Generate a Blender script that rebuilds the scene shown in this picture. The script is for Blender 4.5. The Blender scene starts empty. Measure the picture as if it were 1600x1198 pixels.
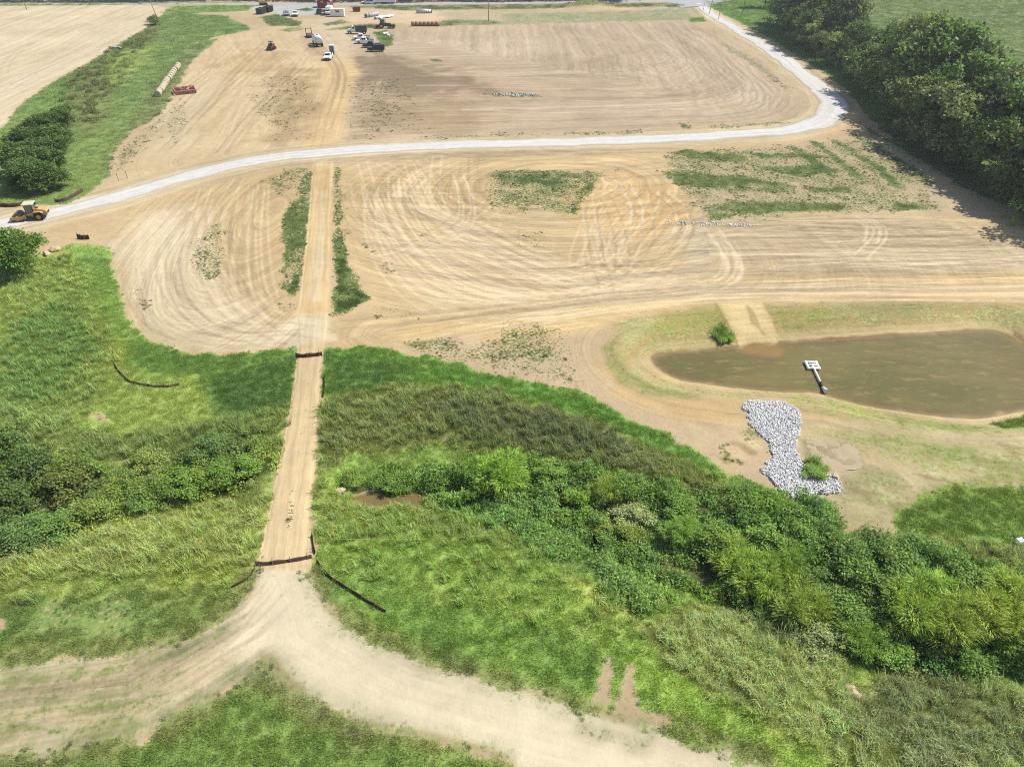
import bpy, math, random
import numpy as np
from mathutils import Vector, Matrix

# ------------------------------------------------------------------ camera, sky, sun, exposure
CAM_H, PITCH, FOC = 46.0, math.radians(35.5), 1110.0
SUN_AZ, SUN_EL = math.radians(72.0), math.radians(51.0)      # azimuth clockwise from +Y (view direction)
scene = bpy.context.scene
COL = scene.collection
cam_d = bpy.data.cameras.new('camera'); cam = bpy.data.objects.new('camera', cam_d); COL.objects.link(cam)
cam.location = (0, 0, CAM_H); cam.rotation_euler = (math.pi / 2 - PITCH, 0, 0)
cam_d.sensor_width = 36.0; cam_d.lens = 36.0 * FOC / 1600.0; cam_d.clip_start = 0.5; cam_d.clip_end = 12000
scene.camera = cam
world = bpy.data.worlds.new('World'); scene.world = world; world.use_nodes = True
wn = world.node_tree.nodes; wl = world.node_tree.links
bg = wn['Background']; sky = wn.new('ShaderNodeTexSky'); sky.sky_type = 'NISHITA'; sky.sun_disc = False
sky.sun_elevation = SUN_EL; sky.sun_rotation = SUN_AZ; sky.air_density = 1.0; sky.dust_density = 1.6; sky.altitude = 150
wl.new(sky.outputs[0], bg.inputs[0]); bg.inputs[1].default_value = 0.105
sd_ = bpy.data.lights.new('sun', 'SUN'); sun = bpy.data.objects.new('sun', sd_); COL.objects.link(sun)
sd_.energy = 4.6; sd_.angle = math.radians(0.6); sd_.color = (1.0, 0.965, 0.91)
to_sun = Vector((math.sin(SUN_AZ) * math.cos(SUN_EL), math.cos(SUN_AZ) * math.cos(SUN_EL), math.sin(SUN_EL)))
sun.rotation_euler = to_sun.to_track_quat('Z', 'Y').to_euler(); sun.location = (60, 60, 120)
vs = scene.view_settings; vs.view_transform = 'Standard'; vs.look = 'None'; vs.exposure = 0.55; vs.gamma = 1.0; vs.use_curve_mapping = False
scene.render.engine = 'CYCLES'
cy = scene.cycles; cy.max_bounces = 5; cy.diffuse_bounces = 2; cy.glossy_bounces = 2; cy.transmission_bounces = 4; cy.transparent_max_bounces = 6
cy.volume_bounces = 0; cy.use_denoising = False; cy.filter_width = 1.15; cy.sample_clamp_indirect = 4.0
R = math.radians

# ------------------------------------------------------------------ numpy helpers
def lin(c, k=1.0):
    c = np.asarray(c, float) / 255.0
    return np.where(c <= 0.04045, c / 12.92, ((c + 0.055) / 1.055) ** 2.4) * k

def _hash(ix, iy, seed):
    h = (ix.astype(np.int64) * 374761393 + iy.astype(np.int64) * 668265263 + seed * 974711) & 0x7fffffff
    h = ((h ^ (h >> 13)) * 1274126177) & 0x7fffffff
    return ((h ^ (h >> 16)) & 0xffff) / 65535.0

def vnoise(x, y, seed=0):
    x = np.asarray(x, float); y = np.asarray(y, float)
    ix = np.floor(x); iy = np.floor(y); fx = x - ix; fy = y - iy
    fx = fx * fx * (3 - 2 * fx); fy = fy * fy * (3 - 2 * fy)
    a = _hash(ix, iy, seed); b = _hash(ix + 1, iy, seed); c = _hash(ix, iy + 1, seed); d = _hash(ix + 1, iy + 1, seed)
    return (a + (b - a) * fx) * (1 - fy) + (c + (d - c) * fx) * fy

def fbm(x, y, scale, seed=0, octv=4):
    x = np.asarray(x, float) / scale; y = np.asarray(y, float) / scale
    s = 0; a = 1.0; t = 0
    for o in range(octv):
        s = s + a * vnoise(x + 17.3 * o, y - 9.1 * o, seed + o * 7); t += a; a *= 0.5; x = x * 2.03; y = y * 2.03
    return s / t

def sstep(a, b, x):
    t = np.clip((x - a) / (b - a), 0, 1); return t * t * (3 - 2 * t)

def ray(px, py):
    x = (px - 800.0) / FOC; y = -(py - 599.0) / FOC
    return np.array([x, y * math.sin(PITCH) + math.cos(PITCH), y * math.cos(PITCH) - math.sin(PITCH)])

def flat(px, py, z=0.0):
    d = ray(px, py); t = (CAM_H - z) / -d[2]
    return np.array([d[0] * t, d[1] * t])

def poly_sd(poly, X, Y, margin=12.0, closed=True):
    """signed distance (negative inside) of the points to a polygon, or plain distance to a polyline"""
    P = np.asarray(poly, float); out = np.full(X.shape, 1e3)
    lo = P.min(0) - margin; hi = P.max(0) + margin
    idx = np.nonzero((X > lo[0]) & (X < hi[0]) & (Y > lo[1]) & (Y < hi[1]))[0]
    if len(idx) == 0: return out
    x = X[idx]; y = Y[idx]; d2 = np.full(x.shape, 1e9); ins = np.zeros(x.shape, bool)
    n = len(P)
    for i in range(n if closed else n - 1):
        ax, ay = P[i]; bx, by = P[(i + 1) % n]; ex, ey = bx - ax, by - ay
        t = np.clip(((x - ax) * ex + (y - ay) * ey) / (ex * ex + ey * ey + 1e-12), 0, 1)
        d2 = np.minimum(d2, (x - ax - t * ex) ** 2 + (y - ay - t * ey) ** 2)
        if closed:
            c = ((ay > y) != (by > y)); den = (by - ay) if abs(by - ay) > 1e-9 else 1e-9
            ins ^= c & (x < (bx - ax) * (y - ay) / den + ax)
    d = np.sqrt(d2); out[idx] = np.where(ins, -d, d)
    return out

def smooth_line(pts, n=12, closed=False):
    """Catmull-Rom through points"""
    P = [np.asarray(p, float) for p in pts]; out = []
    m = len(P)
    for i in range(m if closed else m - 1):
        if closed: p0, p1, p2, p3 = P[i - 1], P[i], P[(i + 1) % m], P[(i + 2) % m]
        else: p0, p1, p2, p3 = P[max(i - 1, 0)], P[i], P[i + 1], P[min(i + 2, m - 1)]
        for k in range(n):
            t = k / n
            out.append(0.5 * ((2 * p1) + (-p0 + p2) * t + (2 * p0 - 5 * p1 + 4 * p2 - p3) * t * t + (-p0 + 3 * p1 - 3 * p2 + p3) * t ** 3))
    if not closed: out.append(P[-1])
    return np.array(out)

def line_coord(line, X, Y):
    """offset across and distance along a polyline for every point"""
    P = np.asarray(line, float); best = np.full(X.shape, 1e18); off = np.zeros(X.shape); alo = np.zeros(X.shape); s = 0.0
    for i in range(len(P) - 1):
        ax, ay = P[i]; ex, ey = P[i + 1] - P[i]; L = math.hypot(ex, ey) + 1e-9
        t = np.clip(((X - ax) * ex + (Y - ay) * ey) / (L * L), 0, 1)
        dx = X - ax - t * ex; dy = Y - ay - t * ey; d2 = dx * dx + dy * dy
        m = d2 < best
        best[m] = d2[m]; sg = np.sign(ex * dy - ey * dx); off[m] = (np.sqrt(d2) * sg)[m]; alo[m] = (s + t * L)[m]
        s += L
    return off, alo

def resample(P, step):
    P = np.asarray(P, float); d = np.concatenate([[0], np.cumsum(np.linalg.norm(np.diff(P, axis=0), axis=1))]); s = np.arange(0, d[-1], step)
    return np.stack([np.interp(s, d, P[:, 0]), np.interp(s, d, P[:, 1])], 1), np.interp(s, d, np.arange(len(P)))

# ------------------------------------------------------------------ the lie of the land
WATER_Z, CREEK_Z = -1.15, -1.75
POND = smooth_line([flat(x, y, WATER_Z) for x, y in [(1019, 562), (1045, 552), (1110, 547), (1215, 536), (1350, 527), (1480, 520), (1550, 517), (1590, 536),
        (1625, 565), (1665, 600), (1660, 632), (1600, 640), (1540, 651), (1480, 651), (1370, 636), (1300, 620), (1270, 613), (1200, 610), (1120, 601), (1050, 588)]], 4, True)
CREEK = smooth_line([flat(x, y, CREEK_Z) for x, y in [(-260, 800), (0, 770), (200, 782), (380, 776), (450, 776), (560, 778), (640, 780), (720, 776), (850, 790), (980, 845), (1100, 890),
        (1220, 940), (1350, 1000), (1480, 1030), (1640, 1050), (1800, 1080)]], 4)
PATH_E = [(252, 490, 522), (300, 486, 519), (350, 482, 518), (400, 476, 518), (450, 470, 517), (495, 464, 515), (525, 464, 510), (545, 465, 507), (600, 459, 501), (650, 451, 499),
          (700, 441, 496), (750, 431, 491), (800, 420, 486), (850, 408, 485), (890, 402, 488)]
PATH_L = [flat(l, y) for y, l, r in PATH_E]; PATH_R = [flat(r, y) for y, l, r in PATH_E]
PATH_C = np.array([(a + b) / 2 for a, b in zip(PATH_L, PATH_R)])
MOUND = flat(918, 10)
CRK = [tuple(flat(x, y, CREEK_Z)) for x, y in [(552, 779), (590, 772), (640, 770), (685, 767), (696, 774), (662, 785), (600, 790), (560, 788)]]
RIP_POLY = [(1162, 629), (1190, 627), (1222, 631), (1248, 640), (1251, 660), (1241, 682), (1244, 705), (1253, 735), (1268, 747), (1290, 743), (1308, 742), (1313, 762), (1290, 773),
            (1262, 779), (1238, 779), (1213, 760), (1190, 738), (1207, 716), (1205, 700), (1185, 676), (1168, 652)]

def H(x, y):
    x = np.atleast_1d(np.asarray(x, float)); y = np.atleast_1d(np.asarray(y, float))
    z = 0.5 * (fbm(x, y, 40, 3, 2) - 0.5) + 0.14 * (fbm(x, y, 6, 5, 3) - 0.5)
    near = (y < 130)
    if near.any():
        xn, yn = x[near], y[near]; zz = z[near]
        dc = np.abs(poly_sd(CREEK, xn, yn, 22, False))
        dp = np.abs(poly_sd(PATH_C, xn, yn, 9, False))
        emb = 1 - np.exp(-(np.maximum(dp - 2.4, 0) / 2.2) ** 2)
        zz = zz - 1.7 * np.exp(-(dc / 5.5) ** 2) * emb
        zz = zz - 0.8 * (1 - sstep(-.6, 1.0, poly_sd(CRK, xn, yn, 3)))
        dw = poly_sd(POND, xn, yn, 16)
        bank = np.where(dw < 0, WATER_Z + np.maximum(dw * 0.22, -1.4), WATER_Z + np.minimum(dw * 0.27, 3.0)) + 0.16 * (fbm(xn, yn, 2.2, 9, 3) - 0.5)
        zz = np.where(dw < 15, np.minimum(zz, bank), zz)
        z[near] = zz
    dm = np.hypot((x - MOUND[0]) / 13.0, (y - MOUND[1]) / 7.0)
    z = z + np.where(dm < 1.3, 3.4 * np.clip(1 - dm, 0, 1) ** 1.1, 0)
    return z

def at(px, py):
    d = ray(px, py); t = CAM_H / -d[2]
    for _ in range(8):
        z = float(H([d[0] * t], [d[1] * t])[0]); t = (CAM_H - z) / -d[2]
    return Vector((d[0] * t, d[1] * t, z))

def A2(pts):
    p = np.asarray(pts, float); x = (p[:, 0] - 800.0) / FOC; y = -(p[:, 1] - 599.0) / FOC
    d = np.stack([x, y * math.sin(PITCH) + math.cos(PITCH), y * math.cos(PITCH) - math.sin(PITCH)], 1); d[:, 2] = np.minimum(d[:, 2], -1e-3)
    t = CAM_H / -d[:, 2]
    for _ in range(5): t = (CAM_H - H(d[:, 0] * t, d[:, 1] * t)) / -d[:, 2]
    return [tuple(q) for q in d[:, :2] * t[:, None]]
def ground(x, y): return float(H([x], [y])[0])

# ------------------------------------------------------------------ ground grid
def depth_of(y): return y * math.cos(PITCH) + CAM_H * math.sin(PITCH)
rows_px = np.arange(1236, -16, -1.8)
Yr = np.array([flat(800, p)[1] for p in rows_px])
Yr = np.concatenate([np.array([-220, -120, -60, -25, -5, 6, 13, 17]), Yr, Yr[-1] * np.geomspace(1.02, 18, 26)])
Sc = np.linspace(-1.13, 1.13, 880)
oc = np.geomspace(1.15, 9, 14); Sc = np.concatenate([-oc[::-1], Sc, oc])
Wr = 0.7207 * np.maximum(depth_of(Yr), 46.0)
NR, NC = len(Yr), len(Sc)
GX = (Wr[:, None] * Sc[None, :]).ravel(); GY = np.repeat(Yr, NC)
GZ = H(GX, GY)

def gsample(F, x, y):
    """bilinear read of a field that lives on the ground grid"""
    F2 = F.reshape(NR, NC, -1); x = np.asarray(x, float); y = np.asarray(y, float)
    r = np.clip(np.searchsorted(Yr, y) - 1, 0, NR - 2); fy = np.clip((y - Yr[r]) / (Yr[r + 1] - Yr[r]), 0, 1)
    w = 0.7207 * np.maximum(depth_of(y), 46.0); s = x / w
    c = np.clip(np.searchsorted(Sc, s) - 1, 0, NC - 2); fx = np.clip((s - Sc[c]) / (Sc[c + 1] - Sc[c]), 0, 1)
    fx = fx[:, None]; fy = fy[:, None]
    v = (F2[r, c] * (1 - fx) + F2[r, c + 1] * fx) * (1 - fy) + (F2[r + 1, c] * (1 - fx) + F2[r + 1, c + 1] * fx) * fy
    return v[:, 0] if F.ndim == 1 else v
# ------------------------------------------------------------------ what covers the ground: soil colour, grass cover, grass colour, wheel-track flow
KS, KG = 0.545, 0.80
N = len(GX)
soil = np.tile(lin((208, 182, 146), KS), (N, 1)).astype(np.float32); gcol = np.tile(lin((104, 140, 58), KG), (N, 1)).astype(np.float32)
cover, tall, thick, thin = (np.zeros(N, np.float32) for _ in range(4))
flowA = np.zeros((N, 3), np.float32); flowB = np.zeros((N, 3), np.float32)
nz20, nz6, nz2, nz07 = (fbm(GX, GY, s_, 21 + i_, o_).astype(np.float32) for i_, (s_, o_) in enumerate(((22, 4), (6, 4), (2.0, 4), (0.7, 3))))
X2, Y2 = GX.reshape(NR, NC).astype(np.float32), GY.reshape(NR, NC).astype(np.float32)
def v2(a): return a.reshape((NR, NC) + a.shape[1:])

def block(P, margin):
    """rows and columns of the ground grid that a shape can touch"""
    lo = P.min(0) - margin; hi = P.max(0) + margin
    r0 = max(int(np.searchsorted(Yr, lo[1])) - 1, 0); r1 = min(int(np.searchsorted(Yr, hi[1])) + 1, NR)
    w = np.array([Wr[r0], Wr[max(r1 - 1, r0)]])
    c0 = max(int(np.searchsorted(Sc, (lo[0] / w).min())) - 1, 0); c1 = min(int(np.searchsorted(Sc, (hi[0] / w).max())) + 1, NC)
    return (slice(r0, max(r1, r0 + 1)), slice(c0, max(c1, c0 + 1)))

def gsd(P, sl, closed):
    x, y = X2[sl], Y2[sl]; shp = x.shape
    d = poly_sd(P, x.ravel(), y.ravel(), 1e6, closed)
    return d.reshape(shp)

def msk(px_poly, feather=1.0, amp=1.0, nz=None, line=False, width=1.0, smooth=0):
    pts = np.asarray(A2(px_poly), float)
    if smooth: pts = smooth_line(pts, smooth, not line)
    sl = block(pts, feather + amp + (width if line else 0))
    d = gsd(pts, sl, not line)
    if line: d = np.abs(d) - width / 2
    d = d + amp * (v2(nz2 if nz is None else nz)[sl] - 0.5) * 2
    return sl, (1 - sstep(-feather, feather, d)).astype(np.float32)

def tintb(arr, sl, m, rgb, k, a=1.0):
    c = lin(rgb, k).astype(np.float32); mm = (m * a)[..., None]; A = v2(arr); A[sl] = A[sl] * (1 - mm) + c * mm

def tint(arr, m, rgb, k, a=1.0):
    c = lin(rgb, k).astype(np.float32); ii = np.nonzero(m > .002)[0]; mm = (m[ii] * a)[:, None]; arr[ii] = arr[ii] * (1 - mm) + c * mm

def soilp(poly, rgb, feather=1.5, amp=1.5, a=1.0, **kw):
    sl, m = msk(poly, feather, amp, **kw); tintb(soil, sl, m, rgb, KS, a)

def grassp(poly, rgb=None, cov=1.0, feather=0.8, amp=0.8, t=0, k=0, mode='max', **kw):
    sl, m = msk(poly, feather, amp, **kw); cv = v2(cover)
    if cov < .85: m = np.clip(m * (.25 + .75 * (v2(nz2)[sl] + v2(nz6)[sl])), 0, 1.25)
    cv[sl] = np.maximum(cv[sl], m * cov) if mode == 'max' else cv[sl] * (1 - m) + cov * m
    if rgb is not None: tintb(gcol, sl, np.clip(m * 1.6, 0, 1), rgb, KG * (.62 if cov < .85 else 1))
    if t: v2(tall)[sl] = np.maximum(v2(tall)[sl], m * t)
    if k: v2(thick)[sl] = np.maximum(v2(thick)[sl], m * k)

def thinp(poly, rgb, a=.6, feather=1.2, amp=1.2, **kw):
    """young thin grass that lets the soil show"""
    sl, m = msk(poly, feather, amp, **kw); m = m * np.clip(.55 + 1.1 * (v2(nz07)[sl] - .5) + .8 * (v2(nz2)[sl] - .5) + .25, 0, 1.2)
    tintb(soil, sl, np.clip(m * a * .6, 0, 1), rgb, KS); tintb(gcol, sl, np.clip(m * 1.5, 0, 1), rgb, KG * .8); v2(thin)[sl] = np.maximum(v2(thin)[sl], m * a)

def bare(poly, feather=0.6, amp=0.7, keep=0.0, **kw):
    sl, m = msk(poly, feather, amp, **kw)
    v2(cover)[sl] *= 1 - m * (1 - keep); v2(tall)[sl] *= 1 - m; v2(thick)[sl] *= 1 - m

def near_line(line, reach, far):
    """line_coord in pieces, each only over the grid cells within reach"""
    best = np.full((NR, NC), 1e9); off = np.full((NR, NC), -1e4); alo = np.zeros((NR, NC)); s = 0.0
    for q in range(0, len(line) - 1, 6):
        pc = np.asarray(line[q:q + 7]); bl = block(pc, reach); shp = X2[bl].shape
        o, l_ = line_coord(pc, X2[bl].ravel(), Y2[bl].ravel()); d = np.abs(gsd(pc, bl, False)); o = o.reshape(shp); l_ = l_.reshape(shp)
        k = d < best[bl]; best[bl][k] = d[k]; off[bl][k] = o[k]; alo[bl][k] = l_[k] + s
        s += np.linalg.norm(np.diff(pc, axis=0), axis=1).sum()
    return off.ravel(), alo.ravel()

# ---- soil tones
FIELD_TL = [(-400, 330), (-120, 260), (0, 206), (30, 165), (90, 124), (130, 103), (160, 85), (190, 67), (240, 36), (262, 14), (240, 7), (-400, 6)]
SITE_N_WARM = [(150, 300), (180, 240), (245, 185), (300, 75), (390, 48), (480, 40), (545, 60), (560, 110), (545, 215), (400, 245)]
FIELD_N = [(540, 60), (640, 44), (900, 34), (1080, 33), (1130, 60), (1235, 130), (1265, 180), (1200, 197), (870, 210), (540, 224)]
soilp(FIELD_TL, (226, 204, 172), 1, 0.8)
soilp(SITE_N_WARM, (218, 191, 152), 4, 4)
soilp(FIELD_N, (201, 176, 150), 4, 4)
soilp([(540, 90), (760, 100), (800, 200), (545, 215)], (190, 164, 134), 8, 8, a=0.7, nz=nz20)
soilp([(560, 110), (590, 85), (660, 95), (720, 130), (690, 150), (600, 140)], (168, 146, 120), 6, 7, a=0.75, nz=nz6)
for pl_, c_, a_ in (([(545, 95), (600, 84), (640, 100), (700, 112), (760, 140), (640, 150), (570, 130)], (148, 128, 104), .75), ([(440, 105), (500, 110), (490, 170), (470, 215), (410, 225), (430, 160)], (178, 148, 108), .7), ([(560, 150), (700, 150), (780, 190), (760, 215), (560, 215)], (178, 152, 120), .6),
        ([(330, 95), (420, 75), (470, 85), (430, 105), (350, 118)], (196, 164, 118), .6), ([(860, 85), (960, 90), (1000, 130), (880, 140), (800, 115)], (186, 162, 134), .5), ([(700, 65), (850, 60), (900, 80), (720, 92)], (214, 192, 166), .6), ([(1050, 120), (1150, 140), (1180, 180), (1060, 185)], (184, 160, 130), .5), ([(480, 55), (520, 62), (530, 95), (490, 90)], (170, 146, 114), .55)):
    soilp(pl_, c_, 4, 9, a_, nz=nz6)
soilp([(500, 95), (545, 80), (560, 110), (545, 160), (535, 225), (470, 232), (500, 170)], (226, 193, 146), 2, 1.5)
soilp([(420, 40), (520, 25), (560, 60), (540, 95), (520, 90), (470, 55)], (216, 192, 160), 3, 3)
soilp([(255, 170), (300, 120), (340, 130), (300, 230), (230, 262)], (214, 194, 160), 4, 4, a=0.6)
soilp([(430, 150), (495, 140), (480, 220), (420, 225)], (196, 166, 126), 5, 5, a=0.6, nz=nz6)
soilp([(-200, 440), (0, 366), (200, 320), (420, 262), (1040, 232), (1280, 212), (1400, 232), (1620, 360), (1640, 470), (1100, 475), (900, 520), (600, 560), (460, 545), (340, 555), (190, 500), (160, 385)], (213, 184, 142), 2, 2)
soilp([(170, 385), (250, 330), (300, 330), (330, 420), (400, 500), (460, 545), (340, 553), (270, 548), (215, 520), (190, 460)], (224, 202, 168), 3, 3)
soilp([(1100, 350), (1360, 330), (1640, 400), (1640, 440), (1200, 440), (1110, 410)], (200, 176, 144), 5, 5)
for pl_, c_, a_ in (([(560, 280), (700, 270), (750, 330), (700, 400), (600, 360)], (198, 168, 122), .6), ([(770, 340), (900, 345), (880, 400), (790, 400)], (226, 206, 172), .7), ([(1040, 350), (1110, 345), (1130, 430), (1060, 430)], (204, 186, 158), .7), ([(1200, 350), (1450, 345), (1600, 370), (1500, 395), (1250, 390)], (186, 164, 132), .6), ([(640, 440), (800, 455), (780, 480), (650, 490)], (226, 204, 166), .6),
        ([(200, 340), (300, 320), (310, 400), (240, 420)], (226, 206, 174), .6), ([(300, 310), (440, 280), (440, 460), (340, 470)], (206, 176, 132), .55), ([(1420, 400), (1620, 385), (1620, 425), (1420, 430)], (192, 170, 140), .5)):
    soilp(pl_, c_, 3, 5, a_, nz=nz6)
soilp([(880, 300), (960, 265), (1040, 290), (1095, 345), (1000, 380), (900, 345)], (214, 178, 128), 3, 3)
soilp([(540, 270), (760, 270), (760, 330), (880, 345), (1000, 420), (900, 460), (650, 430), (560, 360)], (206, 176, 132), 4, 4, a=.7)
soilp([(590, 505), (800, 478), (1100, 440), (1640, 425), (1640, 466), (1200, 468), (1100, 475), (900, 520), (640, 535)], (222, 190, 140), 2, 1.5)
soilp([(1180, 232), (1330, 215), (1440, 250), (1560, 340), (1500, 340), (1300, 330), (1100, 345), (1050, 250)], (208, 184, 150), 3, 3)
soilp([(880, 560), (1000, 600), (1090, 650), (1160, 640), (1210, 720), (1190, 760), (1050, 690), (900, 620), (760, 585), (620, 545), (700, 520)], (212, 186, 152), 2, 2)
soilp([(930, 560), (1010, 620), (1160, 625), (1165, 662), (1060, 655), (960, 620)], (222, 186, 134), 1.5, 1.5, a=0.8)
soilp([(1080, 668), (1180, 668), (1208, 715), (1190, 748), (1120, 715)], (216, 188, 154), 1.5, 1.2)
soilp([(1250, 640), (1320, 640), (1350, 665), (1280, 668), (1252, 662)], (220, 186, 136), 1, 1, a=.8)
# gravel shoulders and haul tracks
GRAVEL_C = [(-160, 400), (0, 353), (80, 334), (200, 304), (300, 274), (400, 251), (500, 239), (600, 232), (700, 227.5), (800, 224.5), (900, 222), (1000, 219), (1100, 214), (1200, 207),
            (1250, 200), (1288, 187), (1303, 165), (1290, 145), (1260, 122), (1207, 80), (1157, 50), (1115, 25), (1094, 8), (1078, -6)]
GRAVEL_W = [5.6, 5.6, 5.4, 5.4, 5.6, 5.8, 5.8, 5.9, 5.9, 6, 6, 6, 6, 6.3, 6.8, 7.6, 8.2, 7.6, 6.6, 5.8, 5.4, 5, 5, 5]
GC = smooth_line(A2(GRAVEL_C), 8)
GW = np.interp(np.arange(len(GC)), np.arange(len(GRAVEL_W)) * 8, GRAVEL_W)
goff, galo = near_line(GC, 32, -1e4)
tint(soil, (1 - sstep(4.5, 7.5, np.abs(goff) + 2.2 * (nz6 - 0.5))), (214, 192, 156), KS, 0.85)
tint(soil, (1 - sstep(3.0, 3.9, np.abs(goff) + 1.0 * (nz2 - 0.5))), (222, 206, 184), KS, 0.8)
soilp([(1285, 130), (1320, 160), (1345, 190), (1320, 210), (1270, 215), (1330, 190)], (214, 180, 142), 1.5, 1.5)
# path, lower junction and tracks
PATHPOLY = [(l, y) for y, l, r in PATH_E] + [(r, y) for y, l, r in PATH_E[::-1]]
TRACK = [(402, 884), (398, 905), (388, 930), (350, 962), (290, 1000), (200, 1017), (100, 1032), (-40, 1046), (-40, 1182), (100, 1176), (220, 1146), (300, 1106), (360, 1066), (405, 1034),
         (425, 1020), (440, 1040), (470, 1075), (520, 1108), (580, 1128), (700, 1152), (790, 1178), (860, 1215), (1260, 1215), (1180, 1186), (1100, 1160), (1040, 1140), (960, 1124), (900, 1105),
         (800, 1073), (700, 1043), (590, 1004), (530, 970), (503, 940), (490, 905), (488, 884)]
soilp(TRACK, (232, 214, 184), 0.3, 0.35, smooth=3)
soilp([(-40, 1060), (150, 1040), (260, 1015), (330, 1030), (390, 1040), (300, 1104), (200, 1148), (-40, 1180)], (214, 190, 156), 2, 1.5, a=0.9)
soilp(PATHPOLY, (230, 202, 160), 0.15, 0.1)
soilp([(490, 262), (517, 262), (514, 490), (470, 490), (482, 380)], (224, 190, 140), 0.4, 0.3)
soilp([(498, 300), (510, 300), (503, 470), (485, 470)], (232, 208, 170), 0.8, 0.8)
soilp([(380, 530), (430, 515), (470, 495), (505, 498), (520, 530), (460, 540)], (236, 216, 182), 0.8, 1)
# pond bank, chute, erosion blankets
soilp([(980, 560), (1000, 500), (1100, 478), (1640, 470), (1640, 520), (1400, 540), (1100, 550)], (200, 172, 120), 1.5, 2)
soilp([(1180, 660), (1600, 640), (1640, 680), (1640, 780), (1430, 790), (1390, 845), (1300, 845), (1290, 780), (1255, 740)], (212, 190, 152), 2, 2)
bl = block(POND, 14); dpond = np.full(N, 1e3); v2(dpond)[bl] = gsd(POND, bl, True)
rim = (dpond > -8) & (dpond < 12)
tint(soil, (1 - sstep(0.5, 1.6, np.abs(dpond - 0.7) + 1.0 * (nz2 - .5))), (222, 196, 150), KS, .9)
tint(soil, (1 - sstep(0.15, 0.5, np.abs(dpond + 0.05) + 0.4 * (nz2 - .5))), (150, 122, 84), KS, .9)
tint(soil, (dpond < -0.3) * 1.0, (120, 100, 62), KS, .9)
soilp([(1118, 474), (1190, 472), (1216, 530), (1208, 552), (1158, 550), (1143, 520)], (240, 212, 160), 0.25, 0.3)
soilp([(1118, 474), (1130, 496), (1143, 520), (1158, 548)], (150, 124, 82), .12, .2, .7, line=True, width=.35); soilp([(1168, 478), (1180, 505), (1196, 525)], (176, 146, 96), .15, .5, .6, line=True, width=.5)
soilp([(1160, 538), (1205, 534), (1232, 550), (1215, 566), (1175, 560), (1150, 548)], (170, 136, 82), .5, .5)
soilp([(1500, 560), (1570, 520), (1640, 520), (1640, 640), (1560, 610)], (150, 124, 60), 3, 3, a=.6, nz=nz6)
soilp([(1252, 686), (1340, 692), (1350, 735), (1290, 738), (1258, 712)], (188, 166, 138), 0.4, 0.4)
soilp([(1340, 720), (1415, 742), (1405, 800), (1310, 790), (1300, 745)], (196, 178, 142), 0.5, 0.5)
soilp([(1295, 800), (1385, 802), (1390, 835), (1330, 850), (1292, 825)], (200, 180, 144), 0.5, 0.5)
for i_ in range(26):
    x_ = 1290 + 330 * ((i_ * .618) % 1); y_ = 690 + 95 * ((i_ * .377) % 1); soilp([(x_, y_), (x_ + 18, y_ + 5 + 4 * (i_ % 3)), (x_ + 44, y_ + 8 + 6 * (i_ % 3))], ((232, 212, 176), (160, 136, 102))[i_ % 3 == 0], .25, .5, .7, line=True, width=.5)
for i_ in range(16):
    x_ = 1080 + 110 * ((i_ * .618) % 1); y_ = 664 + 70 * ((i_ * .377) % 1); soilp([(x_, y_), (x_ + 14, y_ + 6), (x_ + 30, y_ + 16)], ((228, 204, 168), (168, 140, 104))[i_ % 2], .2, .4, .6, line=True, width=.35)
for l_ in ([(1555, 478), (1575, 500), (1590, 525), (1612, 545)], [(1562, 500), (1590, 510)], [(1575, 490), (1582, 505)]):
    soilp(l_, (150, 124, 90), .15, .4, .8, line=True, width=.4)
# far part
soilp([(380, 10), (500, 6), (500, 24), (440, 24), (395, 16)], (196, 196, 194), 2, 2)
soilp([(540, 14), (700, 14), (780, 22), (640, 38), (540, 34)], (226, 198, 166), 2.5, 3)
soilp([(680, 18), (1090, 8), (1095, 33), (720, 40)], (196, 178, 146), 4, 4)
soilp([(860, 14), (900, 4), (945, 4), (1000, 16)], (226, 196, 154), 3, 2)

# ---- grass
LAWN = (97, 140, 47); DARKG = (68, 110, 40); YELG = (146, 162, 66); WEED = (116, 130, 72); BRNW = (118, 114, 76); STRAW = (168, 160, 92)
# left band and far greens
grassp([(-400, 400), (-120, 300), (0, 206), (30, 165), (90, 124), (130, 103), (160, 85), (190, 67), (236, 40), (262, 14), (300, 22), (350, 24), (385, 40), (394, 47), (345, 56), (310, 66),
        (297, 90), (280, 120), (252, 168), (238, 186), (192, 213), (176, 242), (168, 275), (145, 297), (108, 319), (40, 320), (-100, 328), (-400, 420)], (98, 128, 62), 1, .8, 1.0)
grassp([(262, 10), (400, 8), (385, 18), (330, 20), (280, 22)], (104, 136, 62), 1, 1.5, 1.5)
grassp([(-300, 10), (-300, 3), (380, 3), (380, 7), (250, 8)], (100, 130, 60), 1, 2, 1)
grassp([(190, 70), (235, 42), (250, 52), (215, 82), (200, 100), (170, 145), (150, 210), (125, 200), (95, 160), (100, 128), (130, 106)], (104, 120, 62), 1, 2, 2, t=.5)
grassp([(0, 215), (60, 160), (100, 130), (100, 160), (70, 190), (20, 240)], (96, 132, 56), 1, 2, 2)
grassp([(175, 85), (260, 70), (250, 75), (180, 130), (168, 120)], (116, 142, 58), 1, 3, 2)
grassp([(300, 70), (345, 58), (300, 95), (262, 162), (240, 186), (205, 205), (180, 240), (176, 232), (230, 160), (265, 110)], (106, 120, 70), 1, 1.2, 1.2, mode='set')
grassp([(176, 240), (240, 186), (262, 170), (250, 205), (200, 265), (175, 275)], (92, 112, 64), .44, 2, 2.5)
grassp([(255, 180), (290, 150), (300, 180), (270, 225)], (98, 112, 66), .42, 2, 3)
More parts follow.
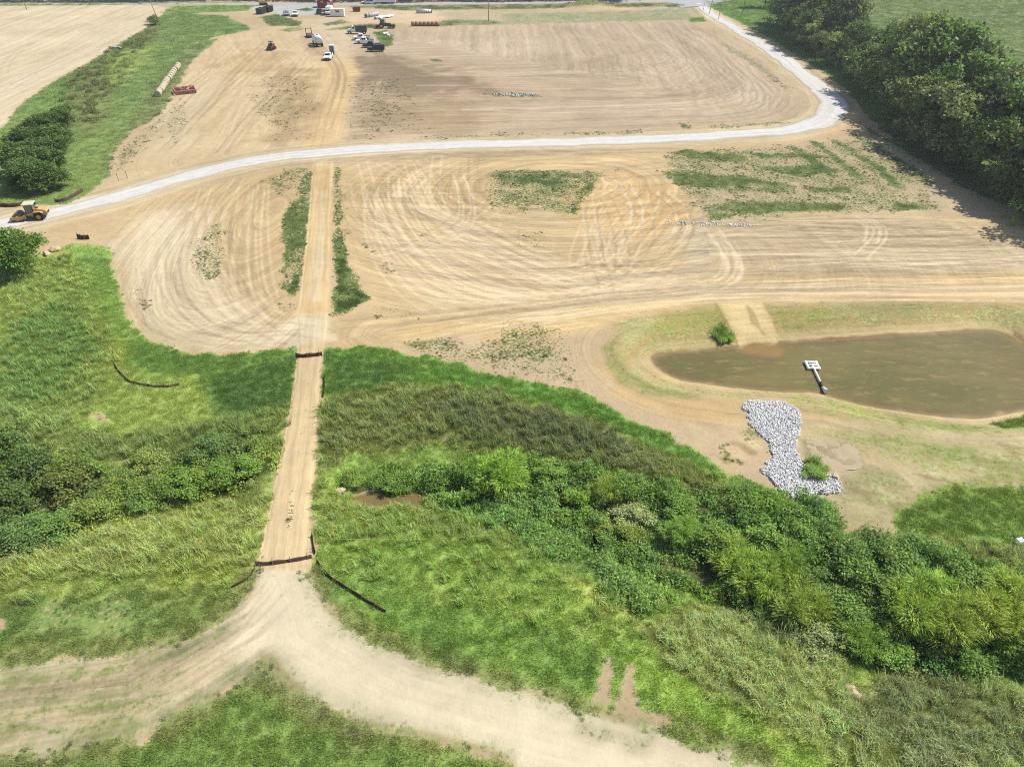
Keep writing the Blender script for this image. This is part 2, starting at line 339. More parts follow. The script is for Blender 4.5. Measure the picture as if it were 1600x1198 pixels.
grassp([(405, 26), (430, 22), (472, 34), (468, 42), (420, 42)], (90, 110, 58), .9, 1.5, 2)
grassp([(430, 47), (470, 41), (478, 47), (450, 51)], (120, 130, 78), .7, 1.5, 2)
grassp([(455, 16), (480, 12), (500, 16), (480, 19)], (92, 118, 58), .8, 2, 2)
grassp([(500, 38), (535, 30), (548, 36), (510, 42)], (104, 124, 68), .8, 1.5, 2); grassp([(503, 47), (560, 38), (600, 38), (600, 44), (515, 48)], (108, 124, 70), .75, 1.5, 2)
grassp([(582, 52), (600, 48), (616, 56), (612, 72), (598, 74), (590, 62)], (84, 110, 52), .9, 1, 1.5)
grassp([(640, 40), (700, 30), (780, 32), (790, 38), (690, 42)], (118, 130, 76), .7, 3, 4); grassp([(520, 9), (1060, 4), (1085, 12), (1000, 12), (640, 18), (560, 13)], (116, 128, 76), .8, 3, 3)
grassp([(780, 22), (1080, 12), (1095, 32), (780, 40)], (150, 146, 98), .55, 4, 5)
grassp([(1075, 28), (1100, 26), (1103, 34), (1080, 36)], (88, 122, 52), .9, 1, 1.5); grassp([(1060, 42), (1090, 44), (1100, 50), (1075, 46)], (110, 120, 70), .6, 1, 2)
grassp([(1120, 62), (1160, 80), (1200, 105), (1238, 138), (1225, 140), (1180, 108), (1135, 80)], (112, 122, 74), .55, 1.5, 2.5)
grassp([(870, 206), (1000, 203), (1000, 210), (880, 212)], (104, 124, 66), .6, .8, 1.5); grassp([(1062, 193), (1080, 192), (1080, 202), (1065, 202)], (100, 124, 62), .7, .8, 1.5)
grassp([(700, 209), (870, 208), (870, 213), (640, 217)], (128, 124, 84), .42, 1, 3); grassp([(1100, 196), (1240, 188), (1245, 194), (1110, 202)], (116, 124, 74), .45, 1, 2)
grassp([(750, 146), (800, 144), (850, 148), (840, 153), (770, 152)], (92, 108, 64), .6, 1, 2); grassp([(670, 92), (692, 93), (690, 97), (674, 97)], (92, 110, 62), .7, .8, 1)
grassp([(540, 130), (640, 120), (660, 210), (545, 215)], (104, 104, 72), .36, 5, 6, nz=nz6); grassp([(400, 110), (500, 130), (470, 220), (410, 225), (380, 180)], (120, 112, 72), .36, 5, 6, nz=nz6)
# verge beside the wood and the crop field beyond it
grassp([(1090, -4), (1400, -30), (1900, -30), (2200, 600), (1640, 400), (1600, 335), (1500, 290), (1420, 240), (1355, 180), (1325, 140), (1280, 110), (1210, 64), (1140, 28), (1110, 12)], (88, 126, 50), 1, 1.2, 1.2)
grassp([(1330, -20), (1345, 40), (1430, 95), (1560, 170), (1700, 260), (2600, 300), (2600, -24), (1700, -24)], (98, 124, 68), 1, 2, 1.5, t=0)
grassp([(1330, 185), (1420, 205), (1480, 245), (1560, 300), (1530, 308), (1440, 262), (1370, 225)], (118, 118, 74), .42, 2, 3)
# patches on the graded ground
grassp([(762, 268), (800, 263), (870, 266), (930, 270), (952, 264), (940, 284), (924, 300), (908, 318), (902, 338), (868, 335), (830, 332), (790, 333), (765, 325), (760, 300)], (88, 118, 58), .52, 1.0, 1.8)
grassp([(766, 272), (790, 266), (860, 268), (938, 271), (925, 290), (895, 284), (868, 300), (840, 288), (800, 296), (775, 288)], (80, 112, 52), .78, 1.5, 2.6); grassp([(940, 275), (925, 298), (905, 318), (902, 338), (884, 334), (900, 300)], (84, 116, 54), .8, 1, 1.4); grassp([(940, 268), (975, 262), (965, 270)], (92, 112, 58), .6, 1, 1.5)
for p in ([(1045, 238), (1080, 234), (1165, 244), (1166, 254), (1100, 254)], [(1030, 268), (1070, 266), (1180, 278), (1245, 290), (1245, 301), (1150, 301), (1060, 290)],
          [(1100, 320), (1150, 311), (1280, 317), (1335, 320), (1310, 330), (1200, 333), (1110, 343)], [(1392, 317), (1458, 317), (1466, 328), (1400, 330)],
          [(1180, 262), (1280, 256), (1320, 268), (1250, 278)], [(1170, 240), (1260, 238), (1300, 246), (1200, 250)], [(1250, 290), (1330, 292), (1330, 302), (1260, 302)]):
    grassp(p, (84, 122, 50), .84, 1.0, 2.0)
grassp([(1035, 236), (1200, 228), (1335, 214), (1430, 250), (1490, 330), (1300, 336), (1095, 345), (1060, 300)], (96, 122, 60), .49, 2, 3)
for l in ([(1272, 222), (1345, 278)], [(1305, 220), (1372, 262), (1405, 292)], [(1335, 212), (1400, 248), (1450, 285)], [(1240, 230), (1300, 275)], [(1360, 205), (1420, 235)]):
    grassp(l, (88, 120, 56), .8, 1.2, 1.6, line=True, width=2.6)
grassp([(440, 330), (462, 310), (470, 272), (491, 266), (486, 330), (478, 400), (472, 448), (462, 466), (441, 458), (441, 400)], (86, 118, 54), .76, .7, 1.3)
grassp([(405, 285), (440, 266), (490, 260), (470, 280), (440, 310)], (104, 116, 66), .56, 1.5, 2); grassp([(425, 475), (466, 472), (462, 490), (425, 488)], (104, 116, 66), .42, 1, 1)
bare([(448, 420), (456, 420), (456, 442), (447, 440)], .8, .8, keep=.5)
grassp([(519, 262), (533, 262), (537, 350), (546, 410), (578, 468), (545, 490), (517, 494), (520, 380)], (84, 118, 52), .74, .8, 1.0)
grassp([(298, 378), (330, 352), (350, 345), (352, 400), (338, 442), (318, 440), (294, 415)], (96, 116, 62), .52, 1.2, 1.4)
grassp([(190, 410), (205, 420), (240, 480), (225, 500), (205, 465)], (112, 118, 72), .42, 1.5, 1.5)
grassp([(560, 375), (580, 380), (640, 440), (620, 450)], (112, 114, 72), .36, 2, 2); grassp([(790, 350), (870, 360), (850, 400), (800, 395)], (108, 112, 72), .33, 2, 2)
grassp([(570, 480), (680, 485), (660, 500), (580, 500)], (112, 116, 72), .36, 1.5, 2)
grassp([(610, 532), (690, 525), (730, 535), (700, 555), (640, 548)], (98, 122, 60), .55, 1, 1.5)
grassp([(640, 548), (740, 540), (800, 500), (880, 510), (900, 560), (920, 610), (850, 602), (760, 582), (680, 562)], (108, 118, 70), .46, 2, 2)
grassp([(815, 548), (865, 535), (868, 560), (830, 570)], (84, 116, 52), .7, 1, 1)
# around the pond
thinp([(945, 560), (960, 500), (1060, 482), (1125, 476), (1150, 540), (1040, 552), (1008, 562), (1030, 592), (1100, 608), (1200, 616), (1160, 628), (1030, 612), (970, 600)], (176, 160, 96), .75)
thinp([(1000, 520), (1040, 492), (1130, 478), (1140, 510), (1060, 520)], (142, 148, 66), .7); thinp([(940, 550), (965, 525), (985, 580), (1030, 606), (1110, 616), (1090, 624), (1030, 620), (965, 600)], (122, 144, 62), .85, .7, .7)
grassp([(1115, 512), (1130, 506), (1146, 528), (1138, 536), (1116, 532)], (84, 120, 36), 1, .4, .4, t=.8)
thinp([(1192, 474), (1400, 470), (1520, 474), (1640, 476), (1640, 512), (1480, 508), (1300, 518), (1218, 528)], (176, 162, 106), .75); thinp([(1196, 484), (1300, 480), (1300, 505), (1225, 515)], (128, 146, 58), .8); thinp([(1300, 476), (1470, 474), (1420, 495), (1300, 500)], (132, 144, 96), .7)
thinp([(1200, 612), (1300, 622), (1400, 645), (1540, 665), (1640, 650), (1640, 672), (1560, 680), (1400, 668), (1300, 650), (1255, 640)], (150, 154, 72), .85, .8, .8); thinp([(1330, 642), (1460, 660), (1560, 668), (1500, 676), (1400, 660)], (116, 142, 56), .8, .7, .7)
grassp([(1545, 662), (1580, 652), (1640, 642), (1640, 664), (1570, 672)], (92, 126, 48), 1, .5, .5, t=.4)
thinp([(1255, 668), (1340, 668), (1500, 690), (1640, 700), (1640, 765), (1500, 750), (1420, 730), (1300, 692)], (160, 156, 90), .8, 1.5, 1.5); thinp([(1300, 672), (1390, 684), (1500, 698), (1600, 722), (1640, 735), (1560, 735), (1480, 722), (1390, 700)], (112, 140, 58), .85, 1, 1.2)
thinp([(1250, 688), (1280, 690), (1290, 712), (1260, 715)], (110, 128, 68), .7); grassp([(1252, 720), (1275, 716), (1290, 738), (1282, 750), (1258, 744)], (84, 122, 44), 1, .3, .3, t=.8)
thinp([(1340, 730), (1430, 745), (1410, 800), (1310, 785)], (148, 150, 92), .75); thinp([(1300, 795), (1390, 795), (1390, 835), (1320, 845)], (150, 150, 92), .5); thinp([(1395, 800), (1440, 755), (1640, 725), (1640, 770), (1430, 800)], (116, 138, 62), .9, 1, 1.2)
thinp([(1255, 745), (1300, 785), (1320, 790), (1330, 750)], (128, 142, 72), .6)
grassp([(1150, 672), (1180, 662), (1215, 668), (1205, 682), (1170, 690)], (112, 128, 62), .5, .6, 1); grassp([(1110, 705), (1135, 690), (1165, 730), (1140, 730)], (104, 124, 58), .5, .8, 1); grassp([(1395, 810), (1440, 770), (1520, 758), (1520, 775), (1430, 800)], (112, 134, 56), .7, 1, 1.4)
# ---- the big green around the creek
GREEN_L = [(-400, 420), (-60, 372), (40, 400), (85, 390), (110, 380), (148, 382), (168, 388), (178, 430), (188, 470), (200, 500), (228, 530), (280, 550), (340, 554), (420, 548), (465, 545), (459, 600), (450, 650),
           (441, 700), (431, 750), (420, 800), (408, 850), (399, 890), (388, 928), (348, 962), (288, 1000), (200, 1016), (100, 1030), (-60, 1044), (-400, 1100)]
GREEN_R = [(507, 543), (600, 545), (680, 561), (760, 582), (850, 602), (910, 613), (960, 640), (1050, 682), (1100, 712), (1150, 742), (1190, 758), (1240, 780), (1290, 786), (1300, 845), (1390, 842), (1402, 812),
           (1445, 775), (1500, 762), (1640, 766), (1700, 1215), (1262, 1215), (1182, 1184), (1100, 1158), (1040, 1138), (960, 1122), (900, 1102), (800, 1071), (700, 1041), (592, 1002), (532, 968), (505, 938),
           (490, 900), (487, 860), (487, 800), (492, 750), (497, 700), (500, 650), (502, 600)]
GREEN_B = [(-100, 1182), (100, 1178), (220, 1149), (300, 1109), (360, 1069), (408, 1036), (424, 1030), (440, 1050), (470, 1080), (520, 1112), (580, 1131), (700, 1155), (785, 1180), (850, 1225), (800, 1300), (-400, 1300)]
grassp(GREEN_L, (120, 144, 60), 1, .7, .9); grassp(GREEN_R, (104, 144, 50), 1, .6, .8); grassp(GREEN_B, (92, 128, 48), 1, .9, 1.0)
grassp([(100, 388), (165, 388), (180, 440), (200, 500), (235, 535), (220, 560), (170, 520), (140, 460)], (102, 142, 52), 1, 1, 1, mode='set')
grassp([(228, 532), (280, 552), (345, 556), (463, 546), (455, 630), (330, 640), (260, 600), (190, 560)], (84, 128, 42), 1, 1, 1, mode='set')
grassp([(330, 590), (455, 560), (452, 640), (330, 650)], (66, 108, 38), 1, 2, 2, mode='set')
grassp([(110, 640), (180, 580), (300, 600), (340, 660), (250, 690), (120, 690)], (118, 148, 60), 1, 2, 2, mode='set')
grassp([(0, 430), (110, 400), (140, 470), (180, 560), (110, 640), (0, 620)], (114, 142, 58), 1, 2, 2, mode='set', t=.55)
grassp([(20, 520), (100, 480), (140, 560), (60, 640), (0, 640)], (94, 130, 54), 1, 2, 3, mode='set', t=.45)
grassp([(60, 640), (120, 640), (110, 700), (0, 700), (0, 630)], (108, 136, 68), 1, 2, 2, mode='set', t=.8)
grassp([(120, 690), (250, 680), (450, 640), (442, 700), (300, 720), (110, 730)], (106, 132, 60), 1, 1.5, 1.5, mode='set', t=.9)
grassp([(0, 850), (120, 838), (230, 805), (400, 775), (428, 770), (405, 860), (398, 892), (300, 895), (100, 905), (0, 915)], (132, 148, 72), 1, 1.5, 1.5, mode='set', t=.85)
grassp([(-60, 900), (60, 900), (300, 890), (400, 890), (380, 925), (200, 935), (-60, 950)], (120, 146, 58), 1, 1.5, 1.5, mode='set', t=.12)
grassp([(-60, 945), (200, 930), (385, 925), (345, 965), (285, 1002), (200, 1018), (-60, 1045)], (92, 124, 52), 1, 1, 1, mode='set')
bare([(70, 948), (260, 955), (330, 975), (200, 1000), (60, 985)], 3, 3, keep=.72, nz=nz6)
bare([(-10, 966), (8, 966), (8, 982), (-10, 984)], .3, .3); bare([(140, 648), (175, 645), (170, 662), (145, 660)], .6, .6, keep=.4)
# right side of the path
grassp([(508, 545), (600, 546), (690, 563), (860, 604), (960, 642), (1080, 702), (1150, 744), (1100, 745), (1000, 690), (880, 645), (760, 610), (620, 590), (505, 620)], (80, 132, 34), 1, 1, 1, mode='set')
grassp([(520, 560), (640, 570), (640, 610), (520, 610)], (70, 114, 42), 1, 2, 2, mode='set')
grassp([(503, 630), (640, 605), (780, 615), (880, 645), (1000, 695), (1110, 750), (1170, 775), (1080, 780), (960, 740), (860, 712), (700, 690), (560, 705), (500, 740)], (112, 124, 62), 1, 1.5, 1.5, mode='set', t=.9)
grassp([(700, 640), (860, 645), (980, 690), (1010, 725), (900, 705), (760, 680)], (112, 110, 70), 1, 2, 2, mode='set', t=.95)
grassp([(488, 760), (560, 785), (700, 790), (820, 800), (900, 850), (860, 880), (700, 850), (500, 850)], (112, 140, 56), 1, 1.5, 1.5, mode='set', t=.6)
grassp([(500, 850), (700, 850), (880, 880), (1000, 950), (960, 1000), (800, 960), (640, 910), (490, 890)], (110, 146, 50), 1, 1.5, 1.5, mode='set', t=.22)
grassp([(500, 900), (600, 930), (800, 990), (1000, 1040), (1180, 1140), (1200, 1190), (1030, 1130), (800, 1062), (600, 1000), (520, 950)], (92, 136, 42), 1, 1.5, 1.5, mode='set')
grassp([(960, 1010), (1060, 1040), (1200, 1120), (1260, 1198), (1180, 1180), (1040, 1110)], (112, 152, 42), 1, 1.5, 1.5, mode='set')
grassp([(1000, 985), (1090, 945), (1200, 985), (1310, 1010), (1330, 1090), (1420, 1070), (1520, 1060), (1640, 1090), (1700, 1215), (1340, 1215), (1250, 1150), (1150, 1095), (1060, 1040)], (146, 148, 90), 1, 1, 1, mode='set', t=1.0)
grassp([(1330, 1090), (1420, 1060), (1600, 1090), (1640, 1198), (1440, 1198)], (132, 128, 86), 1, 2, 2, mode='set', t=1.0)
grassp([(880, 900), (950, 910), (1010, 985), (950, 960)], (140, 158, 74), 1, 1, 1, mode='set', t=.7)
grassp([(1400, 815), (1450, 775), (1500, 763), (1640, 768), (1640, 850), (1500, 830), (1420, 835)], (88, 124, 36), 1, 1, 1, mode='set')
grassp([(1300, 850), (1400, 835), (1640, 855), (1640, 920), (1450, 900), (1320, 890)], (122, 138, 76), 1, 1.2, 1.2, mode='set', t=.9)
bare([(920, 1100), (935, 1060), (945, 1022), (958, 1022), (962, 1048), (952, 1062), (955, 1105)], .35, .4); bare([(955, 1108), (972, 1080), (980, 1036), (992, 1036), (990, 1080), (1000, 1110), (1044, 1122), (1030, 1135), (975, 1126)], .35, .4)
soilp([(920, 1105), (945, 1022), (958, 1022), (955, 1105), (985, 1036), (992, 1036), (1000, 1110), (1044, 1122), (975, 1130)], (196, 172, 138), .5, .4)
bare([(550, 782), (575, 768), (640, 765), (692, 763), (690, 778), (640, 786), (570, 788)], .3, .5)
# thickets
K1 = [(-200, 705), (40, 715), (130, 730), (230, 745), (290, 715), (400, 680), (425, 700), (420, 735), (350, 772), (225, 800), (115, 832), (-200, 855)]
K2 = [(535, 760), (600, 745), (690, 735), (770, 722), (850, 715), (960, 740), (1080, 770), (1180, 770), (1290, 800), (1310, 850), (1400, 850), (1640, 905), (1640, 1050), (1480, 1060), (1400, 1040), (1320, 1020), (1200, 970),
      (1080, 930), (960, 880), (880, 830), (800, 790), (700, 768), (550, 768)]
for kp, kc in ((K1, (88, 120, 52)), (K2, (86, 128, 48))):
    grassp(kp, kc, 1, 1.2, 1.5, mode='set', k=1.0)
grassp([(800, 790), (880, 830), (1000, 900), (1080, 940), (1000, 960), (880, 880), (780, 830)], (92, 134, 60), 1, 1.5, 1.5, mode='set', k=.55, t=.3)
grassp([(660, 770), (860, 800), (830, 840), (700, 800)], (90, 136, 50), 1, 1.5, 1.5, mode='set', k=.6)
tall *= 1 - 0.9 * thick
# track regrowth, path weeds
path_in = np.zeros(N, np.float32); sl_p, m_p = msk(PATHPOLY, .12, .1); v2(path_in)[sl_p] = m_p
path_weed = np.zeros(N, np.float32); tintb(gcol, sl_p, m_p, (96, 98, 58), KG * .6)
for l_, w_, c_ in (([(483, 590), (478, 640), (470, 690)], .22, .62), ([(457, 768), (452, 805), (446, 848)], .42, .74), ([(416, 865), (404, 882)], .4, .6)):
    sl_q, m_q = msk(l_, .25, .3, line=True, width=w_); v2(path_weed)[sl_q] = np.maximum(v2(path_weed)[sl_q], m_q * c_)
for l in ([(400, 890), (388, 930), (348, 964), (288, 1002), (200, 1018), (100, 1032), (-40, 1046)], [(490, 905), (503, 940), (530, 970), (590, 1004), (700, 1043), (800, 1073), (900, 1105), (960, 1124), (1040, 1140), (1100, 1160), (1190, 1190)], [(-40, 1182), (100, 1176), (220, 1146), (300, 1106), (360, 1066), (420, 1026), (470, 1077), (520, 1110), (580, 1130), (700, 1154), (790, 1180)]):
    thinp(l, (120, 134, 78), .75, 1.0, 1.0, line=True, width=1.6)
thinp([(410, 1020), (440, 1030), (520, 1100), (600, 1125), (560, 1150), (430, 1080), (380, 1075)], (132, 136, 84), .6, 1.2, 1.2)
thinp([(-60, 1050), (140, 1030), (270, 1005), (330, 1030), (300, 1100), (200, 1145), (-60, 1178)], (134, 138, 82), .62, 3, 2)
for l, w_ in (([(-40, 1128), (100, 1142), (200, 1130)], 1.0), ([(-40, 1098), (160, 1078), (280, 1050)], .8), ([(60, 1110), (200, 1100), (300, 1072)], .8), ([(-40, 1070), (100, 1058), (200, 1040), (300, 1015)], .9), ([(120, 1160), (260, 1120), (360, 1060)], .8), ([(200, 1022), (290, 1018), (360, 985)], .8)):
    thinp(l, (108, 126, 66), 1.0, .8, .8, line=True, width=w_)
thinp([(900, 1140), (930, 1145), (1010, 1165)], (118, 124, 78), .7, .5, .5, line=True, width=.8)
cover[:] *= sstep(2.6, 3.4, np.abs(goff) + .6 * (nz07 - .5))
cover[dpond < 0.15] = 0; tall[dpond < 0.5] = 0; thin[dpond < .3] = 0
RIPW = A2(RIP_POLY); rsd = poly_sd(RIPW, GX, GY, 6)
cover[rsd < 0.2] = 0; tall[rsd < .5] = 0; thick[rsd < .6] = 0
tint(soil, 1 - sstep(-.3, .3, rsd), (206, 203, 196), KS)
# broad natural variation of both colours
soil *= (0.76 + 0.30 * nz20 + 0.20 * nz6)[:, None] * np.stack([np.ones(N), 0.985 + .03 * nz6, 0.95 + 0.1 * nz20], 1)
hue = (nz6 - 0.5)[:, None] * np.array([0.30, 0.12, -0.1]) + (fbm(GX, GY, 3, 77, 3) - 0.5)[:, None] * np.array([0.35, 0.25, 0.2])
gcol *= np.clip(1 + hue, 0.4, 1.7) 
lum = gcol @ np.array([.3, .6, .1]); gcol[:] = (gcol * .73 + lum[:, None] * .27) * np.array([1.72, 1.52, 1.08]); gcol[:, 0] = np.minimum(gcol[:, 0], gcol[:, 1] * .88); soil *= np.array([.965, .995, .925])

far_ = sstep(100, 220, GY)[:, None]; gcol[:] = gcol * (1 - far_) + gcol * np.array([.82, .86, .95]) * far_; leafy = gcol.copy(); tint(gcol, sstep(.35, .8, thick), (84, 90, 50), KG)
rough = np.full(N, 1.0, np.float32); v2(rough)[sl_p] *= 1 - .75 * m_p; sl_t, m_t = msk(TRACK, .5, .3); v2(rough)[sl_t] *= 1 - .25 * m_t
sl_t, m_t = msk([(445, 890), (470, 990), (620, 1075), (900, 1150), (1200, 1230)], 1.0, .5, line=True, width=5.5); v2(rough)[sl_t] *= 1 - .5 * m_t
cover[:] = np.where(path_in > .5, np.minimum(cover, .0) + path_weed, cover); tall *= 1 - path_in; thick *= 1 - path_in

# ---- wheel-track flow: (across, along, strength)
def set_flow(fl, sm, u, v, w):
    sl, m = sm; F = v2(fl)[sl]; k = m * w > F[..., 2]
    F[..., 0][k] = u[k]; F[..., 1][k] = v[k]; F[..., 2][k] = (m * w)[k]

warp = v2((nz20 - .5) * 3 + (nz6 - .5) * 0.7)
def flow_round(fl, c, sx, sy, rot, poly, f, a, w, wp=1.0):
    sm = msk(poly, f, a); sl = sm[0]; c = at(*c)
    dx, dy = X2[sl] - c[0], Y2[sl] - c[1]; ca, sa = math.cos(rot), math.sin(rot); p = (dx * ca + dy * sa) / sx; q = (-dx * sa + dy * ca) / sy
    r = np.hypot(p, q); k = (sx + sy) / 2; set_flow(fl, sm, r * k + warp[sl] * wp, np.arctan2(q, p) * np.maximum(r, .2) * k, w)

def flow_line(fl, pts, poly, f, a, w, wp=0.0):
    sm = msk(poly, f, a); sl = sm[0]; pts = np.asarray(pts if isinstance(pts, np.ndarray) else A2(pts))
    o, l_ = line_coord(pts, X2[sl].ravel(), Y2[sl].ravel()); shp = X2[sl].shape
    set_flow(fl, sm, o.reshape(shp) + warp[sl] * wp, l_.reshape(shp), w)

flow_round(flowA, (880, 290), 1.25, 1.0, .2, [(535, 250), (1000, 240), (1110, 300), (1130, 420), (1000, 455), (760, 490), (600, 495), (545, 420)], 4, 3, .85, 1.3)
flow_round(flowB, (700, 150), 1.6, 1.0, -.1, [(540, 240), (1060, 240), (1130, 340), (1130, 430), (900, 450), (700, 440), (560, 400)], 5, 4, .8, 1.0)
flow_line(flowA, [(600, 520), (800, 488), (1100, 455), (1640, 445)], [(1090, 335), (1640, 340), (1640, 470), (1100, 476), (880, 520), (540, 545), (540, 500), (800, 480), (1110, 440)], 3, 2, .95, .6)
flow_round(flowB, (1070, 400), 1.0, 1.1, 0, [(1000, 345), (1640, 340), (1640, 440), (1000, 470)], 3, 3, .5, 1.5)
flow_round(flowA, (425, 330), 0.9, 2.6, 0, [(160, 390), (200, 320), (470, 262), (466, 500), (505, 540), (340, 556), (190, 510)], 2, 1.5, .7, .5)
flow_line(flowA, GC[::6], FIELD_N, 3, 3, .6, 1.0)
sl_ = (slice(0, NR), slice(0, NC)); set_flow(flowA, (sl_, v2(1 - sstep(5, 8, np.abs(goff)))), v2(goff), v2(galo), .8)
flow_line(flowA, [(-100, 170), (120, 80), (260, 10)], FIELD_TL, 1, .5, .5, .4)
flow_line(flowA, [(470, 232), (520, 150), (530, 100), (480, 50)], SITE_N_WARM, 3, 3, .4, 1.2)
flow_line(flowA, PATH_C, PATHPOLY, .3, .1, .6)
flow_line(flowA, [(-60, 1115), (200, 1080), (400, 960), (445, 880)], [(-60, 1040), (380, 935), (430, 1020), (300, 1106), (-60, 1184)], 1, .5, 1.0)
flow_line(flowA, [(445, 890), (470, 990), (620, 1075), (900, 1150), (1200, 1230)], [(420, 900), (485, 900), (600, 1010), (1200, 1200), (860, 1210), (440, 1040)], 1, .5, .25)
set_flow(flowA, (sl_, v2((np.abs(dpond - 4.5) < 5) * 1.0)), v2(dpond), X2, .5)
# single wheel marks
rng = np.random.default_rng(5)
def family(curves, cnt, rgb, a, width=.2, pair=1.9, jit=2.0):
    """wheel marks that wander between the curves of a family"""
    Cs = [resample(smooth_line(A2(c), 8), 1.0)[0] for c in curves]; n = 40
    Cs = [np.stack([np.interp(np.linspace(0, len(c) - 1, n), np.arange(len(c)), c[:, k]) for k in (0, 1)], 1) for c in Cs]
    for i in range(cnt):
        f0, f1 = np.clip(rng.uniform(0, len(Cs) - 1) + np.array([0, rng.normal(0, .35)]), 0, len(Cs) - 1.001); f = np.linspace(f0, f1, n); k = f.astype(int); t = (f - k)[:, None]; k2 = np.minimum(k + 1, len(Cs) - 1)
        base = np.array([Cs[k[j]][j] for j in range(n)]) * (1 - t) + np.array([Cs[k2[j]][j] for j in range(n)]) * t
        s = np.linspace(-1, 1, n)[:, None]; base = base + rng.normal(0, jit, (1, 2)) * .5 + rng.normal(0, jit, (1, 2)) * s + rng.normal(0, jit, (1, 2)) * s * s
        base = smooth_line(base[::3], 3); d = np.gradient(base, axis=0); nrm = np.stack([-d[:, 1], d[:, 0]], 1) / (np.linalg.norm(d, axis=1)[:, None] + 1e-9)
        m = len(base); s0 = rng.integers(0, m // 2); s1 = min(m, s0 + rng.integers(m // 3, m)); al = a * rng.uniform(.35, 1)
        for o in (0, pair):
            seg = (base + nrm * o)[s0:s1]
            for q in range(0, len(seg) - 1, 5):
                pc = seg[q:q + 6]; bl = block(pc, width * 1.6)
                if X2[bl].size < 4: continue
                tintb(soil, bl, 1 - sstep(width * .5, width * 1.5, np.abs(gsd(pc, bl, False))), rgb, KS, al)
LT, DK = (238, 218, 180), (168, 146, 112)
FA = [[(540, 262), (548, 340), (580, 420), (650, 480), (760, 500), (900, 490)], [(600, 255), (620, 330), (680, 400), (790, 450), (920, 460), (1060, 440)], [(700, 250), (720, 310), (780, 360), (880, 400), (1000, 420), (1110, 430)]]
FB = [[(960, 262), (920, 310), (905, 345), (940, 400), (1030, 440)], [(950, 275), (990, 290), (1020, 330), (1000, 380), (920, 430), (800, 470)], [(975, 262), (1040, 290), (1085, 330), (1060, 390), (980, 440), (880, 470)]]
FC = [[(545, 270), (640, 300), (760, 360), (860, 420), (960, 460)], [(545, 330), (640, 370), (760, 420), (900, 460), (1050, 470)], [(560, 440), (640, 400), (740, 330), (760, 260)]]
FD = [[(215, 330), (196, 420), (225, 500), (300, 540), (460, 540)], [(300, 300), (270, 400), (300, 480), (380, 525), (470, 525)], [(400, 270), (395, 360), (400, 450), (430, 510), (480, 520)]]
FE = [[(1100, 350), (1300, 345), (1500, 355), (1640, 380)], [(1080, 390), (1300, 385), (1500, 395), (1640, 395)], [(1060, 425), (1300, 420), (1500, 420), (1640, 415)]]
FF = [[(560, 215), (800, 200), (1000, 196), (1150, 190), (1230, 170), (1200, 120), (1120, 65)], [(560, 170), (800, 160), (960, 155), (1080, 150), (1150, 135), (1120, 100), (1060, 50)], [(580, 100), (760, 100), (900, 100), (1000, 95), (1050, 85), (1030, 65), (1000, 45)]]
FG = [[(180, 280), (260, 200), (330, 120), (400, 60)], [(400, 240), (450, 160), (500, 100), (540, 60)]]
FH = [[(540, 510), (800, 484), (1100, 450), (1640, 436)], [(540, 540), (800, 500), (1100, 468), (1640, 462)]]
family(FA, 34, LT, .6); family(FA, 22, DK, .35); family(FB, 17, LT, .5, jit=2.5); family(FB, 15, DK, .4, jit=2.5); family(FC, 24, LT, .55, jit=3); family(FC, 10, DK, .3, jit=3)
family(FD, 26, LT, .5, jit=1.2); family(FD, 16, DK, .32, jit=1.2); family(FE, 22, DK, .45, jit=2.5); family(FE, 18, LT, .5, jit=2.5); family(FH, 12, LT, .45, .25, jit=1); family(FH, 9, DK, .35, .25, jit=1)
family(FF, 26, (222, 204, 178), .4, .3, jit=5); family(FF, 26, (164, 144, 118), .38, .3, jit=5); family(FG, 14, (236, 212, 172), .35, .3, jit=4); family(FG, 12, (166, 142, 108), .35, .3, jit=4)
family([[(300, 300), (420, 268), (520, 255), (800, 245), (1100, 235)], [(300, 285), (420, 262), (520, 250), (800, 240), (1100, 230)]], 10, DK, .4, jit=.6); family([[(505, 230), (525, 170), (540, 110), (500, 55)], [(490, 230), (510, 170), (530, 110), (480, 55)]], 14, DK, .28, .25, jit=.8)
family([[(1285, 338), (1345, 345), (1352, 365), (1320, 385)]], 4, LT, .6, jit=.8); family([[(1090, 350), (1125, 390), (1125, 430), (1060, 455)]], 7, LT, .5, jit=1); family([[(560, 150), (600, 100), (560, 60)], [(640, 150), (620, 100), (560, 50)]], 10, (150, 130, 104), .4, .3, jit=2); family([[(800, 125), (1000, 80), (1090, 60)]], 3, (166, 142, 114), .45, .3, jit=1)
family([[(-60, 150), (120, 70), (240, 20)], [(-100, 250), (60, 130), (220, 40)]], 10, (234, 218, 190), .4, .35, jit=5); family([[(-60, 120), (120, 40), (200, 12)], [(-100, 230), (60, 120), (220, 35)]], 10, (196, 174, 144), .4, .35, jit=5)
family([[(-40, 1075), (200, 1050), (360, 980), (440, 900)], [(-40, 1160), (200, 1120), (340, 1050), (430, 960)]], 16, (204, 180, 146), .4, .14, jit=.6)
# ------------------------------------------------------------------ materials
def new_mat(name):
    m = bpy.data.materials.new(name); m.use_nodes = True
    nt = m.node_tree; b = nt.nodes['Principled BSDF']; return m, nt, b

def nd(nt, t, **kw):
    n = nt.nodes.new(t)
    for k, v in kw.items(): setattr(n, k, v)
    return n

def math_n(nt, op, a, b=None, c=None, clamp=False):
    n = nd(nt, 'ShaderNodeMath', operation=op, use_clamp=clamp)
    for i, v in enumerate((a, b, c)):
        if v is None: continue
        if isinstance(v, (int, float)): n.inputs[i].default_value = v
        else: nt.links.new(v, n.inputs[i])
    return n.outputs[0]

